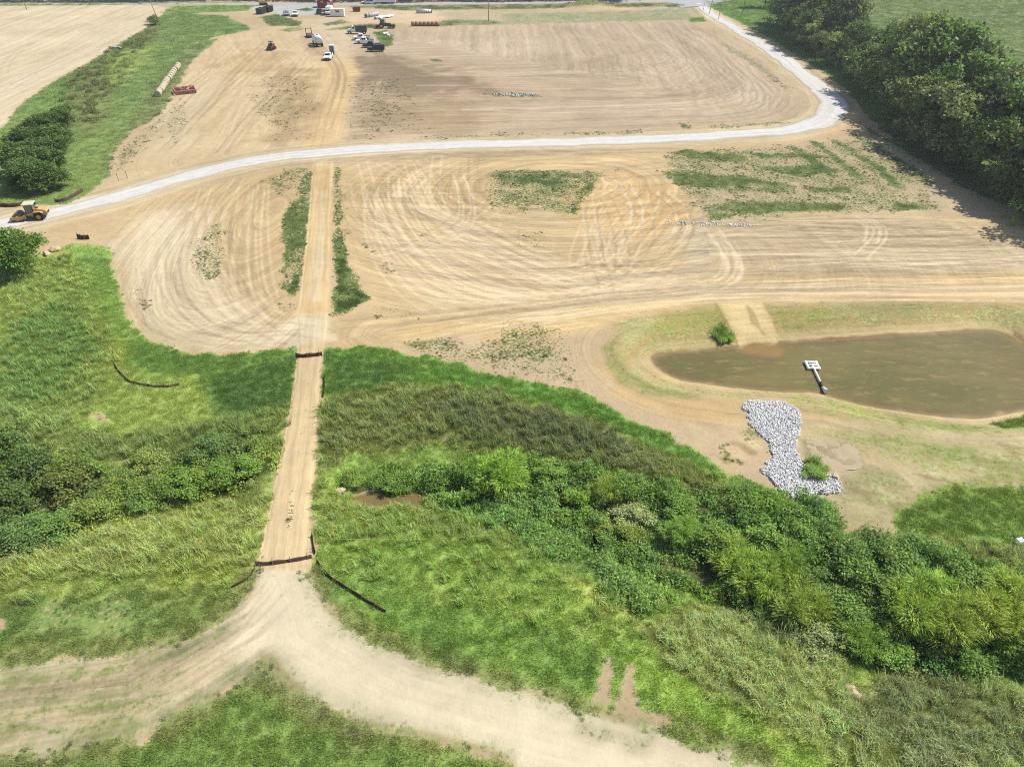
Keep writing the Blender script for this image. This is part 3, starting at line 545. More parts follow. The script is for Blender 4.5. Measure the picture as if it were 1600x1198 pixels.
def mixc(nt, f, a, b, mode='MIX'):
    n = nd(nt, 'ShaderNodeMix', data_type='RGBA', blend_type=mode)
    for s, v in ((n.inputs[0], f), (n.inputs[6], a), (n.inputs[7], b)):
        if isinstance(v, (int, float)): s.default_value = v
        elif isinstance(v, tuple): s.default_value = v + (1,) if len(v) == 3 else v
        else: nt.links.new(v, s)
    return n.outputs[2]

def noise(nt, vec, scale, detail=4, rough=.55):
    n = nd(nt, 'ShaderNodeTexNoise'); n.inputs['Scale'].default_value = scale; n.inputs['Detail'].default_value = detail; n.inputs['Roughness'].default_value = rough
    if vec is not None: nt.links.new(vec, n.inputs['Vector'])
    return n.outputs[0]

def attr(nt, name, kind='GEOMETRY'): return nd(nt, 'ShaderNodeAttribute', attribute_name=name, attribute_type=kind)

def ramp(nt, val, lo, hi, a=0.0, b=1.0):
    n = nd(nt, 'ShaderNodeMapRange'); n.interpolation_type = 'SMOOTHSTEP'
    nt.links.new(val, n.inputs[0])
    for i, v in enumerate((lo, hi, a, b)): n.inputs[i + 1].default_value = v
    return n.outputs[0]

def ground_material(name, gravel=False):
    m, nt, b = new_mat(name); L = nt.links
    pos = nd(nt, 'ShaderNodeNewGeometry').outputs['Position']
    so, gc, cv = attr(nt, 'soil'), attr(nt, 'gcol'), attr(nt, 'cover')
    n_f = noise(nt, pos, 3.2, 4, .65); n_m = noise(nt, pos, 0.55, 3); n_g = noise(nt, pos, 2.8, 4, .7)
    rgh = attr(nt, 'rough').outputs['Fac']; thn = attr(nt, 'thin').outputs['Fac']
    st = []
    for fn in ('flowA', 'flowB'):
        f = attr(nt, fn); sep = nd(nt, 'ShaderNodeSeparateXYZ'); L.new(f.outputs['Vector'], sep.inputs[0])
        cmb = nd(nt, 'ShaderNodeCombineXYZ'); L.new(math_n(nt, 'MULTIPLY', sep.outputs[0], 1.0), cmb.inputs[0]); L.new(math_n(nt, 'MULTIPLY', sep.outputs[1], 0.035), cmb.inputs[1])
        s1 = math_n(nt, 'ADD', math_n(nt, 'MULTIPLY', math_n(nt, 'SUBTRACT', noise(nt, cmb.outputs[0], 2.3, 5, .72), .5), 1.35), .5)
        cm2 = nd(nt, 'ShaderNodeCombineXYZ'); L.new(sep.outputs[0], cm2.inputs[0]); L.new(math_n(nt, 'MULTIPLY', sep.outputs[1], 0.02), cm2.inputs[1])
        s2 = noise(nt, cm2.outputs[0], .45, 1, .5)
        s = math_n(nt, 'ADD', math_n(nt, 'SUBTRACT', s1, .5), math_n(nt, 'MULTIPLY', math_n(nt, 'SUBTRACT', s2, .5), .9))
        st.append(math_n(nt, 'MULTIPLY', s, sep.outputs[2]))
    streak = math_n(nt, 'ADD', st[0], math_n(nt, 'MULTIPLY', st[1], .8))
    fac = math_n(nt, 'ADD', math_n(nt, 'MULTIPLY', streak, 1.12), math_n(nt, 'ADD', math_n(nt, 'MULTIPLY', math_n(nt, 'MULTIPLY', math_n(nt, 'SUBTRACT', n_f, .5), rgh), .55), math_n(nt, 'MULTIPLY', n_m, .30)))
    fac = math_n(nt, 'ADD', fac, .85)
    dirt = mixc(nt, 1.0, so.outputs['Color'], fac, 'MULTIPLY')
    clod = ramp(nt, n_f, .62, .72); dirt = mixc(nt, math_n(nt, 'MULTIPLY', math_n(nt, 'MULTIPLY', clod, rgh), .26), dirt, (.16, .12, .075))
    # grass soil underneath the blades
    gfac = math_n(nt, 'ADD', math_n(nt, 'MULTIPLY', n_f, 1.1), .38)
    grass = mixc(nt, 1.0, gc.outputs['Color'], gfac, 'MULTIPLY')
    cvt = math_n(nt, 'MAXIMUM', cv.outputs['Fac'], math_n(nt, 'MULTIPLY', thn, math_n(nt, 'ADD', .66, streak)))
    edge = math_n(nt, 'ADD', cvt, math_n(nt, 'MULTIPLY', math_n(nt, 'SUBTRACT', n_g, .5), 2.3))
    mk = ramp(nt, edge, .5, .58)
    L.new(mixc(nt, mk, dirt, grass), b.inputs['Base Color'])
    b.inputs['Roughness'].default_value = .95; b.inputs['Specular IOR Level'].default_value = .12
    bp = nd(nt, 'ShaderNodeBump'); bp.inputs['Strength'].default_value = .4; bp.inputs['Distance'].default_value = .07
    L.new(noise(nt, pos, 3.6, 3, .6), bp.inputs['Height']); L.new(bp.outputs[0], b.inputs['Normal'])
    return m

M = {}
M['ground'] = ground_material('bare_soil_and_grass')

def simple(name, rgb, rough=.6, metal=0.0, var=.12, scale=3.0, spec=.4, lin_in=False):
    m, nt, b = new_mat(name); c = tuple(lin(rgb, 1.0 if min(rgb) > 195 else .66))
    tc = nd(nt, 'ShaderNodeTexCoord').outputs['Object']; n = noise(nt, tc, scale, 4)
    f = math_n(nt, 'ADD', math_n(nt, 'MULTIPLY', n, 2 * var), 1 - var)
    nt.links.new(mixc(nt, 1.0, c, f, 'MULTIPLY'), b.inputs['Base Color'])
    b.inputs['Roughness'].default_value = rough; b.inputs['Metallic'].default_value = metal; b.inputs['Specular IOR Level'].default_value = spec
    M[name] = m; return m

for nm, rgb, ro, me in (('white_paint', (226, 226, 222), .35, 0), ('cream_paint', (225, 214, 178), .45, 0), ('yellow_paint', (206, 172, 104), .45, 0), ('red_paint', (150, 42, 36), .5, 0), ('dull_red', (212, 156, 138), .7, 0),
        ('green_paint', (38, 92, 44), .4, 0), ('dark_green', (28, 74, 58), .5, 0), ('black_paint', (26, 28, 32), .35, 0), ('navy_paint', (30, 38, 58), .35, 0), ('grey_paint', (132, 134, 136), .5, 0), ('silver_paint', (184, 186, 188), .35, .3),
        ('rubber', (34, 33, 32), .85, 0), ('steel', (112, 108, 104), .45, .6), ('drum_steel', (118, 116, 114), .5, .5), ('galvanized', (196, 198, 198), .5, .3), ('pipe_grey', (176, 178, 178), .7, 0), ('black_plastic', (24, 24, 26), .5, 0), ('yellow_rim', (232, 200, 30), .5, 0),
        ('orange_rim', (206, 156, 80), .5, 0), ('hay', (208, 198, 164), .95, 0), ('hay_dry', (172, 144, 104), .95, 0), ('net_wrap', (150, 120, 84), .9, 0), ('wood', (150, 120, 82), .85, 0), ('pale_wood', (206, 180, 128), .85, 0), ('pole_wood', (148, 134, 116), .9, 0),
        ('silt_fabric', (84, 64, 54), .9, 0), ('orange_tape', (236, 120, 50), .7, 0), ('rope_yellow', (206, 196, 96), .8, 0), ('bark', (92, 76, 60), .95, 0), ('blanket', (182, 164, 132), .95, 0), ('rust', (120, 72, 46), .85, 0), ('brown_paint', (110, 82, 60), .6, 0),
        ('red_lens', (150, 24, 20), .3, 0), ('lamp_lens', (220, 220, 210), .2, 0), ('pvc_white', (238, 238, 236), .4, 0), ('tan_rock', (206, 186, 150), .9, 0), ('roof_metal', (214, 214, 210), .5, 0), ('bed_grey', (96, 92, 88), .6, 0), ('blue_grey', (120, 132, 146), .5, 0)):
    simple(nm, rgb, ro, me)
m, nt, b = new_mat('glass_dark'); b.inputs['Base Color'].default_value = (.02, .025, .03, 1); b.inputs['Roughness'].default_value = .08; M['glass'] = m
m, nt, b = new_mat('cab_glass'); b.inputs['Base Color'].default_value = (.10, .12, .12, 1); b.inputs['Roughness'].default_value = .12; M['cab_glass'] = m

m, nt, b = new_mat('gravel'); L = nt.links
pos = nd(nt, 'ShaderNodeNewGeometry').outputs['Position']; e = attr(nt, 'edge')
f_ = attr(nt, 'flowA'); sp = nd(nt, 'ShaderNodeSeparateXYZ'); L.new(f_.outputs['Vector'], sp.inputs[0])
cb = nd(nt, 'ShaderNodeCombineXYZ'); L.new(sp.outputs[0], cb.inputs[0]); L.new(math_n(nt, 'MULTIPLY', sp.outputs[1], .02), cb.inputs[1])
s_ = noise(nt, cb.outputs[0], 1.1, 4, .6); n1 = noise(nt, pos, 6, 4, .7); n2 = noise(nt, pos, .5, 4)
fc = math_n(nt, 'ADD', math_n(nt, 'ADD', math_n(nt, 'MULTIPLY', s_, .75), math_n(nt, 'MULTIPLY', n1, .3)), math_n(nt, 'ADD', math_n(nt, 'MULTIPLY', n2, .30), .32))
gr = mixc(nt, 1.0, tuple(lin((230, 226, 217), .56)), fc, 'MULTIPLY')
ed = math_n(nt, 'ADD', e.outputs['Fac'], math_n(nt, 'MULTIPLY', math_n(nt, 'SUBTRACT', noise(nt, pos, 1.1, 5, .7), .5), .9))
L.new(mixc(nt, ramp(nt, ed, .2, .8), gr, tuple(lin((214, 196, 166), .50))), b.inputs['Base Color']); b.inputs['Roughness'].default_value = .95; b.inputs['Specular IOR Level'].default_value = .1
bp = nd(nt, 'ShaderNodeBump'); bp.inputs['Strength'].default_value = .5; bp.inputs['Distance'].default_value = .05; L.new(n1, bp.inputs['Height']); L.new(bp.outputs[0], b.inputs['Normal'])
M['gravel'] = m
m, nt, b = new_mat('asphalt'); n = noise(nt, nd(nt, 'ShaderNodeNewGeometry').outputs['Position'], .3, 5)
nt.links.new(mixc(nt, n, (.22, .22, .22), (.34, .335, .325)), b.inputs['Base Color']); b.inputs['Roughness'].default_value = .9; M['asphalt'] = m

# water: murky, slightly rippled
def water(name, c1, c2, c3):
    m, nt, b = new_mat(name); L = nt.links; pos = nd(nt, 'ShaderNodeNewGeometry').outputs['Position']
    mp = nd(nt, 'ShaderNodeMapping'); mp.inputs['Scale'].default_value = (.35, 1.0, 1.0); L.new(pos, mp.inputs[0])
    a = noise(nt, mp.outputs[0], .22, 5, .6); c = noise(nt, mp.outputs[0], .9, 7, .75)
    sh = attr(nt, 'shallow')
    col = mixc(nt, ramp(nt, a, .38, .62), c1, c2); col = mixc(nt, math_n(nt, 'MULTIPLY', ramp(nt, c, .52, .64), .55), col, c3)
    col = mixc(nt, sh.outputs['Fac'], col, attr(nt, 'bedcol').outputs['Color'])
    L.new(col, b.inputs['Base Color']); b.inputs['Roughness'].default_value = .10; b.inputs['IOR'].default_value = 1.33; b.inputs['Specular IOR Level'].default_value = .4
    bp = nd(nt, 'ShaderNodeBump'); bp.inputs['Strength'].default_value = .5; bp.inputs['Distance'].default_value = .05; L.new(noise(nt, mp.outputs[0], 3.0, 3), bp.inputs['Height']); L.new(bp.outputs[0], b.inputs['Normal'])
    return m
M['pond'] = water('pond_water', tuple(lin((110, 104, 56), .66)), tuple(lin((128, 116, 66), .66)), tuple(lin((164, 142, 88), .62)))
M['creek'] = water('creek_water', tuple(lin((140, 124, 76), .5)), tuple(lin((152, 134, 84), .5)), tuple(lin((160, 136, 88), .5)))

# foliage: colour from the leaf and from the plant it belongs to
def foliage(name, instanced, transl=.35, rough=.6):
    m = bpy.data.materials.new(name); m.use_nodes = True; nt = m.node_tree; nt.nodes.clear(); L = nt.links
    out = nd(nt, 'ShaderNodeOutputMaterial'); leaf = attr(nt, 'leafcol')
    if instanced: own = attr(nt, 'tint', 'INSTANCER').outputs['Color']
    else: own = nd(nt, 'ShaderNodeObjectInfo').outputs['Color']
    col = mixc(nt, 1.0, own, leaf.outputs['Color'], 'MULTIPLY')
    d = nd(nt, 'ShaderNodeBsdfDiffuse'); t = nd(nt, 'ShaderNodeBsdfTranslucent'); L.new(col, d.inputs[0])
    L.new(mixc(nt, 1.0, col, (1.06, 1.08, .72), 'MULTIPLY'), t.inputs[0])
    mx = nd(nt, 'ShaderNodeMixShader'); mx.inputs[0].default_value = transl; L.new(d.outputs[0], mx.inputs[1]); L.new(t.outputs[0], mx.inputs[2])
    g = nd(nt, 'ShaderNodeBsdfGlossy'); g.inputs['Roughness'].default_value = .6; g.inputs[0].default_value = (.9, .95, .9, 1)
    m2 = nd(nt, 'ShaderNodeMixShader'); m2.inputs[0].default_value = .02; L.new(mx.outputs[0], m2.inputs[1]); L.new(g.outputs[0], m2.inputs[2]); L.new(m2.outputs[0], out.inputs[0])
    M[name] = m; return m
foliage('blade', True, .4); foliage('leaf', False, .35)
m = bpy.data.materials.new('riprap_stone'); m.use_nodes = True; nt = m.node_tree; b = nt.nodes['Principled BSDF']
n = noise(nt, nd(nt, 'ShaderNodeTexCoord').outputs['Object'], 5, 4)
nt.links.new(mixc(nt, 1.0, attr(nt, 'tint', 'INSTANCER').outputs['Color'], math_n(nt, 'ADD', math_n(nt, 'MULTIPLY', n, .4), .8), 'MULTIPLY'), b.inputs['Base Color']); b.inputs['Roughness'].default_value = .9; M['riprap'] = m

# ------------------------------------------------------------------ mesh helpers
def mesh_np(name, V, F, mat=None, smooth=False, attrs=None):
    me = bpy.data.meshes.new(name); V = np.asarray(V, np.float32); F = np.asarray(F, np.int32)
    me.vertices.add(len(V)); me.vertices.foreach_set('co', V.ravel())
    if len(F):
        k = F.shape[1]; me.loops.add(F.size); me.loops.foreach_set('vertex_index', F.ravel()); me.polygons.add(len(F))
        me.polygons.foreach_set('loop_start', np.arange(len(F), dtype=np.int32) * k)
        if smooth: me.polygons.foreach_set('use_smooth', np.ones(len(F), bool))
    for an, (ty, arr) in (attrs or {}).items():
        a = me.attributes.new(an, ty, 'POINT'); arr = np.asarray(arr, np.float32)
        if ty == 'FLOAT_COLOR':
            if arr.shape[1] == 3: arr = np.concatenate([arr, np.ones((len(arr), 1), np.float32)], 1)
            a.data.foreach_set('color', arr.ravel())
        elif ty == 'FLOAT_VECTOR': a.data.foreach_set('vector', arr.ravel())
        else: a.data.foreach_set('value', arr.ravel())
    if mat is not None: me.materials.append(mat)
    me.update(calc_edges=True); return me

def link(name, me, parent=None, loc=None):
    o = bpy.data.objects.new(name, me); COL.objects.link(o)
    if parent is not None: o.parent = parent
    if loc is not None: o.location = loc
    return o

def tag(o, label=None, cat=None, group=None, kind=None):
    for k, v in (('label', label), ('category', cat), ('group', group), ('kind', kind)):
        if v: o[k] = v
    return o

def empty(name, loc, rz, label, cat, group=None, scale=1.0):
    o = bpy.data.objects.new(name, None); COL.objects.link(o); o.empty_display_size = .3
    o.location = loc; o.rotation_euler = (0, 0, rz); o.scale = (scale,) * 3
    return tag(o, label, cat, group)

class MB:
    def __init__(s): s.v = []; s.f = []
    def add(s, v, f):
        k = len(s.v); s.v += [tuple(map(float, p)) for p in v]; s.f += [tuple(i + k for i in q) for q in f]; return s
    def box(s, c, d, rot=None, taper=(1, 1)):
        x, y, z = d[0] / 2, d[1] / 2, d[2] / 2; v = []
        for sz in (-1, 1):
            tx, ty = (1, 1) if sz < 0 else taper
            for sx, sy in ((-1, -1), (1, -1), (1, 1), (-1, 1)): v.append(Vector((sx * x * tx, sy * y * ty, sz * z)))
        if rot: q = Matrix.Rotation(rot[1], 3, rot[0]); v = [q @ p for p in v]
        v = [p + Vector(c) for p in v]
        return s.add(v, [(3, 2, 1, 0), (4, 5, 6, 7), (0, 1, 5, 4), (1, 2, 6, 5), (2, 3, 7, 6), (3, 0, 4, 7)])
    def prism(s, prof, y0, y1, inset=0.0, top=None):
        """side profile in (x, z) swept across y; points above `top` are pulled in by inset"""
        n = len(prof); v = []
        for y, sg in ((y0, 1), (y1, -1)):
            for (x, z) in prof: v.append((x, y + sg * (inset if (top is not None and z > top) else 0), z))
        f = [tuple(range(n)), tuple(range(2 * n - 1, n - 1, -1))] + [(i + n, (i + 1) % n + n, (i + 1) % n, i) for i in range(n)]
        return s.add(v, f)
    def tube(s, p0, p1, r0, r1=None, n=10, cap=True):
        r1 = r0 if r1 is None else r1; p0, p1 = Vector(p0), Vector(p1); d = (p1 - p0).normalized()
        a = d.orthogonal().normalized(); bq = d.cross(a); v = []
        for p, r in ((p0, r0), (p1, r1)):
            for i in range(n):
                t = 2 * math.pi * i / n; v.append(p + (a * math.cos(t) + bq * math.sin(t)) * r)
        f = [(i, (i + 1) % n, (i + 1) % n + n, i + n) for i in range(n)]
        if cap: f += [tuple(range(n - 1, -1, -1)), tuple(range(n, 2 * n))]
        return s.add(v, f)
    def path(s, pts, r, n=6):
        for a, b_ in zip(pts[:-1], pts[1:]): s.tube(a, b_, r if not callable(r) else r(0), None, n)
        return s
    def ring(s, p0, p1, ro, ri, n=16):
        """open pipe with wall thickness"""
        p0, p1 = Vector(p0), Vector(p1); d = (p1 - p0).normalized(); a = d.orthogonal().normalized(); bq = d.cross(a); v = []
        for p, r in ((p0, ro), (p1, ro), (p1, ri), (p0, ri)):
            for i in range(n):
                t = 2 * math.pi * i / n; v.append(p + (a * math.cos(t) + bq * math.sin(t)) * r)
        f = []
        for k in range(4):
            a0, b0 = k * n, ((k + 1) % 4) * n
            f += [(a0 + i, a0 + (i + 1) % n, b0 + (i + 1) % n, b0 + i) for i in range(n)]
        return s.add(v, f)
    def sphere(s, c, r, n=10, m=6, sc=(1, 1, 1)):
        v = []; c = Vector(c)
        for j in range(m + 1):
            ph = math.pi * j / m
            for i in range(n):
                t = 2 * math.pi * i / n; v.append(c + Vector((math.sin(ph) * math.cos(t) * r * sc[0], math.sin(ph) * math.sin(t) * r * sc[1], math.cos(ph) * r * sc[2])))
        return s.add(v, [(j * n + i, (j + 1) * n + i, (j + 1) * n + (i + 1) % n, j * n + (i + 1) % n) for j in range(m) for i in range(n)])
    def build(s, name, mat, parent=None, smooth=False, loc=None):
        me = bpy.data.meshes.new(name); me.from_pydata(s.v, [], s.f); me.materials.append(M[mat] if isinstance(mat, str) else mat)
        if smooth: me.polygons.foreach_set('use_smooth', [len(p.vertices) == 4 for p in me.polygons])
        me.update(); return link(name, me, parent, loc)

# ------------------------------------------------------------------ ground, roads, water
def grid_faces(nr, nc):
    i = np.arange(nr * nc).reshape(nr, nc)
    return np.stack([i[:-1, :-1], i[:-1, 1:], i[1:, 1:], i[1:, :-1]], -1).reshape(-1, 4)

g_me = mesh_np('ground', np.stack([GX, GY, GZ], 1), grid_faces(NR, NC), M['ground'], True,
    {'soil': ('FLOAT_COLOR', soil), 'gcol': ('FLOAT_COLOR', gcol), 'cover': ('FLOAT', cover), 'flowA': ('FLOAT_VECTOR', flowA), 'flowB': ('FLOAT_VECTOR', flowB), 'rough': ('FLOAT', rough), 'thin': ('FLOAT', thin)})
tag(link('ground', g_me), kind='structure', label='graded tan soil with wheel tracks and grass around it')

def sheet(name, Lp, Rp, mat, label, lift=.06, nc=14, crown=0.0, fade=False):
    Lp, Rp = np.asarray(Lp), np.asarray(Rp); t = np.linspace(0, 1, nc)
    P = Lp[:, None, :] * (1 - t)[None, :, None] + Rp[:, None, :] * t[None, :, None]
    x = P[..., 0].ravel(); y = P[..., 1].ravel(); tt = np.tile(t, len(Lp))
    z = H(x, y) + lift + crown * (1 - (2 * tt - 1) ** 2)
    if fade:
        k_ = np.repeat(np.arange(len(Lp)), nc); z = z - (lift + .03) * (1 - np.clip(np.minimum(k_, len(Lp) - 1 - k_) / 4.0, 0, 1))
    edge_ = np.abs(2 * tt - 1); z = z - np.where(edge_ > .99, .14, 0)
    al = np.repeat(np.concatenate([[0], np.cumsum(np.linalg.norm(np.diff((Lp + Rp) / 2, axis=0), axis=1))]), nc); wd = np.repeat(np.linalg.norm(Lp - Rp, axis=1), nc)
    at_ = {'edge': ('FLOAT', np.clip((edge_ - .55) / .45, 0, 1)), 'flowA': ('FLOAT_VECTOR', np.stack([(tt - .5) * wd, al, np.full(len(x), .6)], 1)), 'flowB': ('FLOAT_VECTOR', np.zeros((len(x), 3))),
           'soil': ('FLOAT_COLOR', gsample(soil, x, y)), 'gcol': ('FLOAT_COLOR', gsample(gcol, x, y)), 'cover': ('FLOAT', gsample(cover, x, y)), 'rough': ('FLOAT', gsample(rough, x, y))}
    o = link(name, mesh_np(name, np.stack([x, y, z], 1), grid_faces(len(Lp), nc), mat, True, at_))
    return tag(o, label=label, kind='structure')

gc_, gi = resample(GC, .9); gd = np.gradient(gc_, axis=0); gn = np.stack([-gd[:, 1], gd[:, 0]], 1) / np.linalg.norm(gd, axis=1)[:, None]
gw = np.interp(gi, np.arange(len(GW)), GW)[:, None] / 2
jl = (1.7 * (fbm(np.arange(len(gc_)), np.zeros(len(gc_)), 6, 31) - .5))[:, None]; jr = (1.7 * (fbm(np.arange(len(gc_)), np.zeros(len(gc_)), 6, 32) - .5))[:, None]
sheet('gravel_road', gc_ + gn * (gw + jl), gc_ - gn * (gw + jr), M['gravel'], 'pale grey gravel haul road sweeping round the graded field', .06, 16, .08)
pl, _ = resample(smooth_line(PATH_L, 8), .5); n_ = len(pl)
pr_s = smooth_line(PATH_R, 8); pr_d = np.linspace(0, len(pr_s) - 1, n_); pl_s = smooth_line(PATH_L, 8)
pl = np.stack([np.interp(pr_d, np.arange(len(pl_s)), pl_s[:, k]) for k in (0, 1)], 1); pr = np.stack([np.interp(pr_d, np.arange(len(pr_s)), pr_s[:, k]) for k in (0, 1)], 1)
jj = np.stack([.3 * (fbm(np.arange(n_), np.zeros(n_), 4, 41) - .5), np.zeros(n_)], 1); jk = np.stack([.3 * (fbm(np.arange(n_), np.zeros(n_), 4, 42) - .5), np.zeros(n_)], 1)
sheet('dirt_path', pl + jj, pr + jk, M['ground'], 'straight sandy crossing path from the gravel road over the creek', .05, 12, 0.0, True)
rc = smooth_line([flat(x, y) for x, y in [(-900, 4), (-100, 5.5), (500, 7), (800, 5), (1060, 1), (1400, -6), (2300, -14)]], 8); rc, _ = resample(rc, 3)
rd = np.gradient(rc, axis=0); rn = np.stack([-rd[:, 1], rd[:, 0]], 1) / np.linalg.norm(rd, axis=1)[:, None]
sheet('paved_road', rc + rn * 3.4, rc - rn * 3.4, M['asphalt'], 'grey paved country road along the far edge', .10, 6, .05)
jc = np.array([flat(1090, 9), flat(1082, 3), flat(1078, -1)]); 
sheet('road_junction', np.array([flat(1066, 12.5), flat(1052, 6), flat(1035, 1)]), np.array([flat(1112, 10), flat(1122, 5), flat(1150, 0)]), M['asphalt'], 'grey flared junction where gravel road meets paved road', .16, 6)

def water_sheet(name, poly, z, mat, label, grow=1.2, step=.7, bed=None):
    P = np.asarray(poly); lo = P.min(0) - grow; hi = P.max(0) + grow
    xs = np.arange(lo[0], hi[0], step); ys = np.arange(lo[1], hi[1], step); XX, YY = np.meshgrid(xs, ys); x, y = XX.ravel(), YY.ravel()
    d = poly_sd(P, x, y, grow + 2); F = grid_faces(len(ys), len(xs)); keep = (d[F] < grow).all(1); F = F[keep]
    used = np.unique(F); rem = np.zeros(len(x), int); rem[used] = np.arange(len(used))
    sh = sstep(-.38, -.02, H(x, y) - z) * .85
    if bed is not None:
        for poly_b, amt in bed: sh = np.maximum(sh, amt * (1 - sstep(-.35, .35, poly_sd(poly_b, x, y, 4) + 1.6 * (fbm(x, y, 2, 88) - .5))))
    return tag(link(name, mesh_np(name, np.stack([x, y, np.full(len(x), z)], 1)[used], rem[F], mat, True, {'shallow': ('FLOAT', sh[used]), 'bedcol': ('FLOAT_COLOR', gsample(soil, x, y)[used])})), label=label, kind='structure')
DELTA = [tuple(flat(x, y, WATER_Z)) for x, y in [(1148, 540), (1206, 533), (1230, 548), (1226, 560), (1208, 568), (1186, 561), (1160, 555)]]
OLIVE = [tuple(flat(x, y, WATER_Z)) for x, y in [(1500, 525), (1560, 520), (1660, 600), (1600, 640), (1570, 600), (1530, 560)]]
water_sheet('pond_water', POND, WATER_Z, M['pond'], 'murky olive brown sediment pond', bed=[(DELTA, .95), (OLIVE, .35)])
water_sheet('creek_water', CRK, CREEK_Z + .10, M['creek'], 'short open stretch of muddy tan creek water', 1.3, .3)
# ------------------------------------------------------------------ plants: leaf and blade meshes
def blades(seed, n, rad, h0, h1, w, lean, segs=1, pale=0.0):
    r = np.random.default_rng(seed); V = []; F = []; C = []
    for i in range(n):
        a = r.uniform(0, 2 * math.pi); q = rad * math.sqrt(r.uniform()); bx, by = q * math.cos(a), q * math.sin(a)
        h = r.uniform(h0, h1); az = r.uniform(0, 2 * math.pi); ln = r.uniform(.15, 1) * lean * h; dx, dy = math.cos(az), math.sin(az); sx, sy = -dy * w / 2, dx * w / 2
        c = np.array([1, 1, 1]) * r.uniform(.72, 1.3) * np.array([r.uniform(.9, 1.15), 1, r.uniform(.8, 1.1)])
        if r.uniform() < pale: c = np.array([1.4, 1.32, 1.35]) * r.uniform(.9, 1.25)
        k = len(V); t = np.linspace(0, 1, segs + 1)
        for j in range(segs):
            b_ = t[j]; zz = h * (b_ - .45 * lean * b_ ** 2.5 if segs > 1 else b_); o = ln * b_ ** 1.6; ww = 1 - .5 * b_
            V += [(bx + dx * o + sx * ww, by + dy * o + sy * ww, zz), (bx + dx * o - sx * ww, by + dy * o - sy * ww, zz)]; C += [c, c]
        V.append((bx + dx * ln, by + dy * ln, h * (1 - .45 * lean if segs > 1 else 1))); C.append(c)
        for j in range(segs - 1):
            F += [(k + 2 * j, k + 2 * j + 1, k + 2 * j + 3), (k + 2 * j, k + 2 * j + 3, k + 2 * j + 2)]
        F.append((k + 2 * segs - 2, k + 2 * segs - 1, k + 2 * segs))
    return np.array(V), np.array(F), np.array(C)

def leaves_at(P, D, Nn, ln, wd, C):
    """one rhombic leaf at every point: P base, D long axis, Nn leaf normal"""
    D = D / (np.linalg.norm(D, axis=1)[:, None] + 1e-9); S = np.cross(D, Nn); S = S / (np.linalg.norm(S, axis=1)[:, None] + 1e-9)
    ln = ln[:, None]; wd = wd[:, None]; n = len(P)
    V = np.stack([P, P + D * ln * .5 + S * wd * .5, P + D * ln, P + D * ln * .5 - S * wd * .5], 1).reshape(-1, 3)
    return V, np.arange(4 * n).reshape(n, 4), np.repeat(C, 4, 0)

def unit(r, n):
    v = r.normal(size=(n, 3)); return v / np.linalg.norm(v, axis=1)[:, None]

def crown(seed, lobes, n_clump, per, ln, wd, cr, droop=0.0, spray=0.0, fill=.62, tone=.22):
    r = np.random.default_rng(seed); L_ = np.array(lobes, float); vol = L_[:, 3] * L_[:, 4] * L_[:, 5]; vol = vol ** .7
    pick = r.choice(len(L_), n_clump, p=vol / vol.sum()); u = unit(r, n_clump); u[:, 2] = np.where(u[:, 2] < -.35, -u[:, 2] * .8, u[:, 2])
    rad = fill + (1.08 - fill) * r.uniform(size=n_clump) ** .6
    cc = L_[pick, :3] + u * L_[pick, 3:6] * rad[:, None]
    cl = np.repeat(np.arange(n_clump), per); n = len(cl); o = u[cl]
    P = cc[cl] + r.normal(size=(n, 3)) * cr * np.array([1, 1, .7])
    D = unit(r, n) * (1 - spray) + o * spray * 1.3; D[:, 2] -= droop * r.uniform(.3, 1, n)
    Nn = o * .6 + unit(r, n) * .7; Nn[:, 2] += .5
    b_ = (1 + tone * r.uniform(-1, 1, n_clump))[cl] * r.uniform(.82, 1.2, n)
    C = b_[:, None] * np.stack([r.uniform(.9, 1.12, n_clump)[cl], np.ones(n), r.uniform(.8, 1.15, n_clump)[cl]], 1)
    return leaves_at(P, D, Nn, ln * r.uniform(.6, 1.25, n), wd * r.uniform(.7, 1.2, n), C)

def veg_mesh(name, V, F, C, mat): return mesh_np(name, V, F, M[mat], False, {'leafcol': ('FLOAT_COLOR', C)})

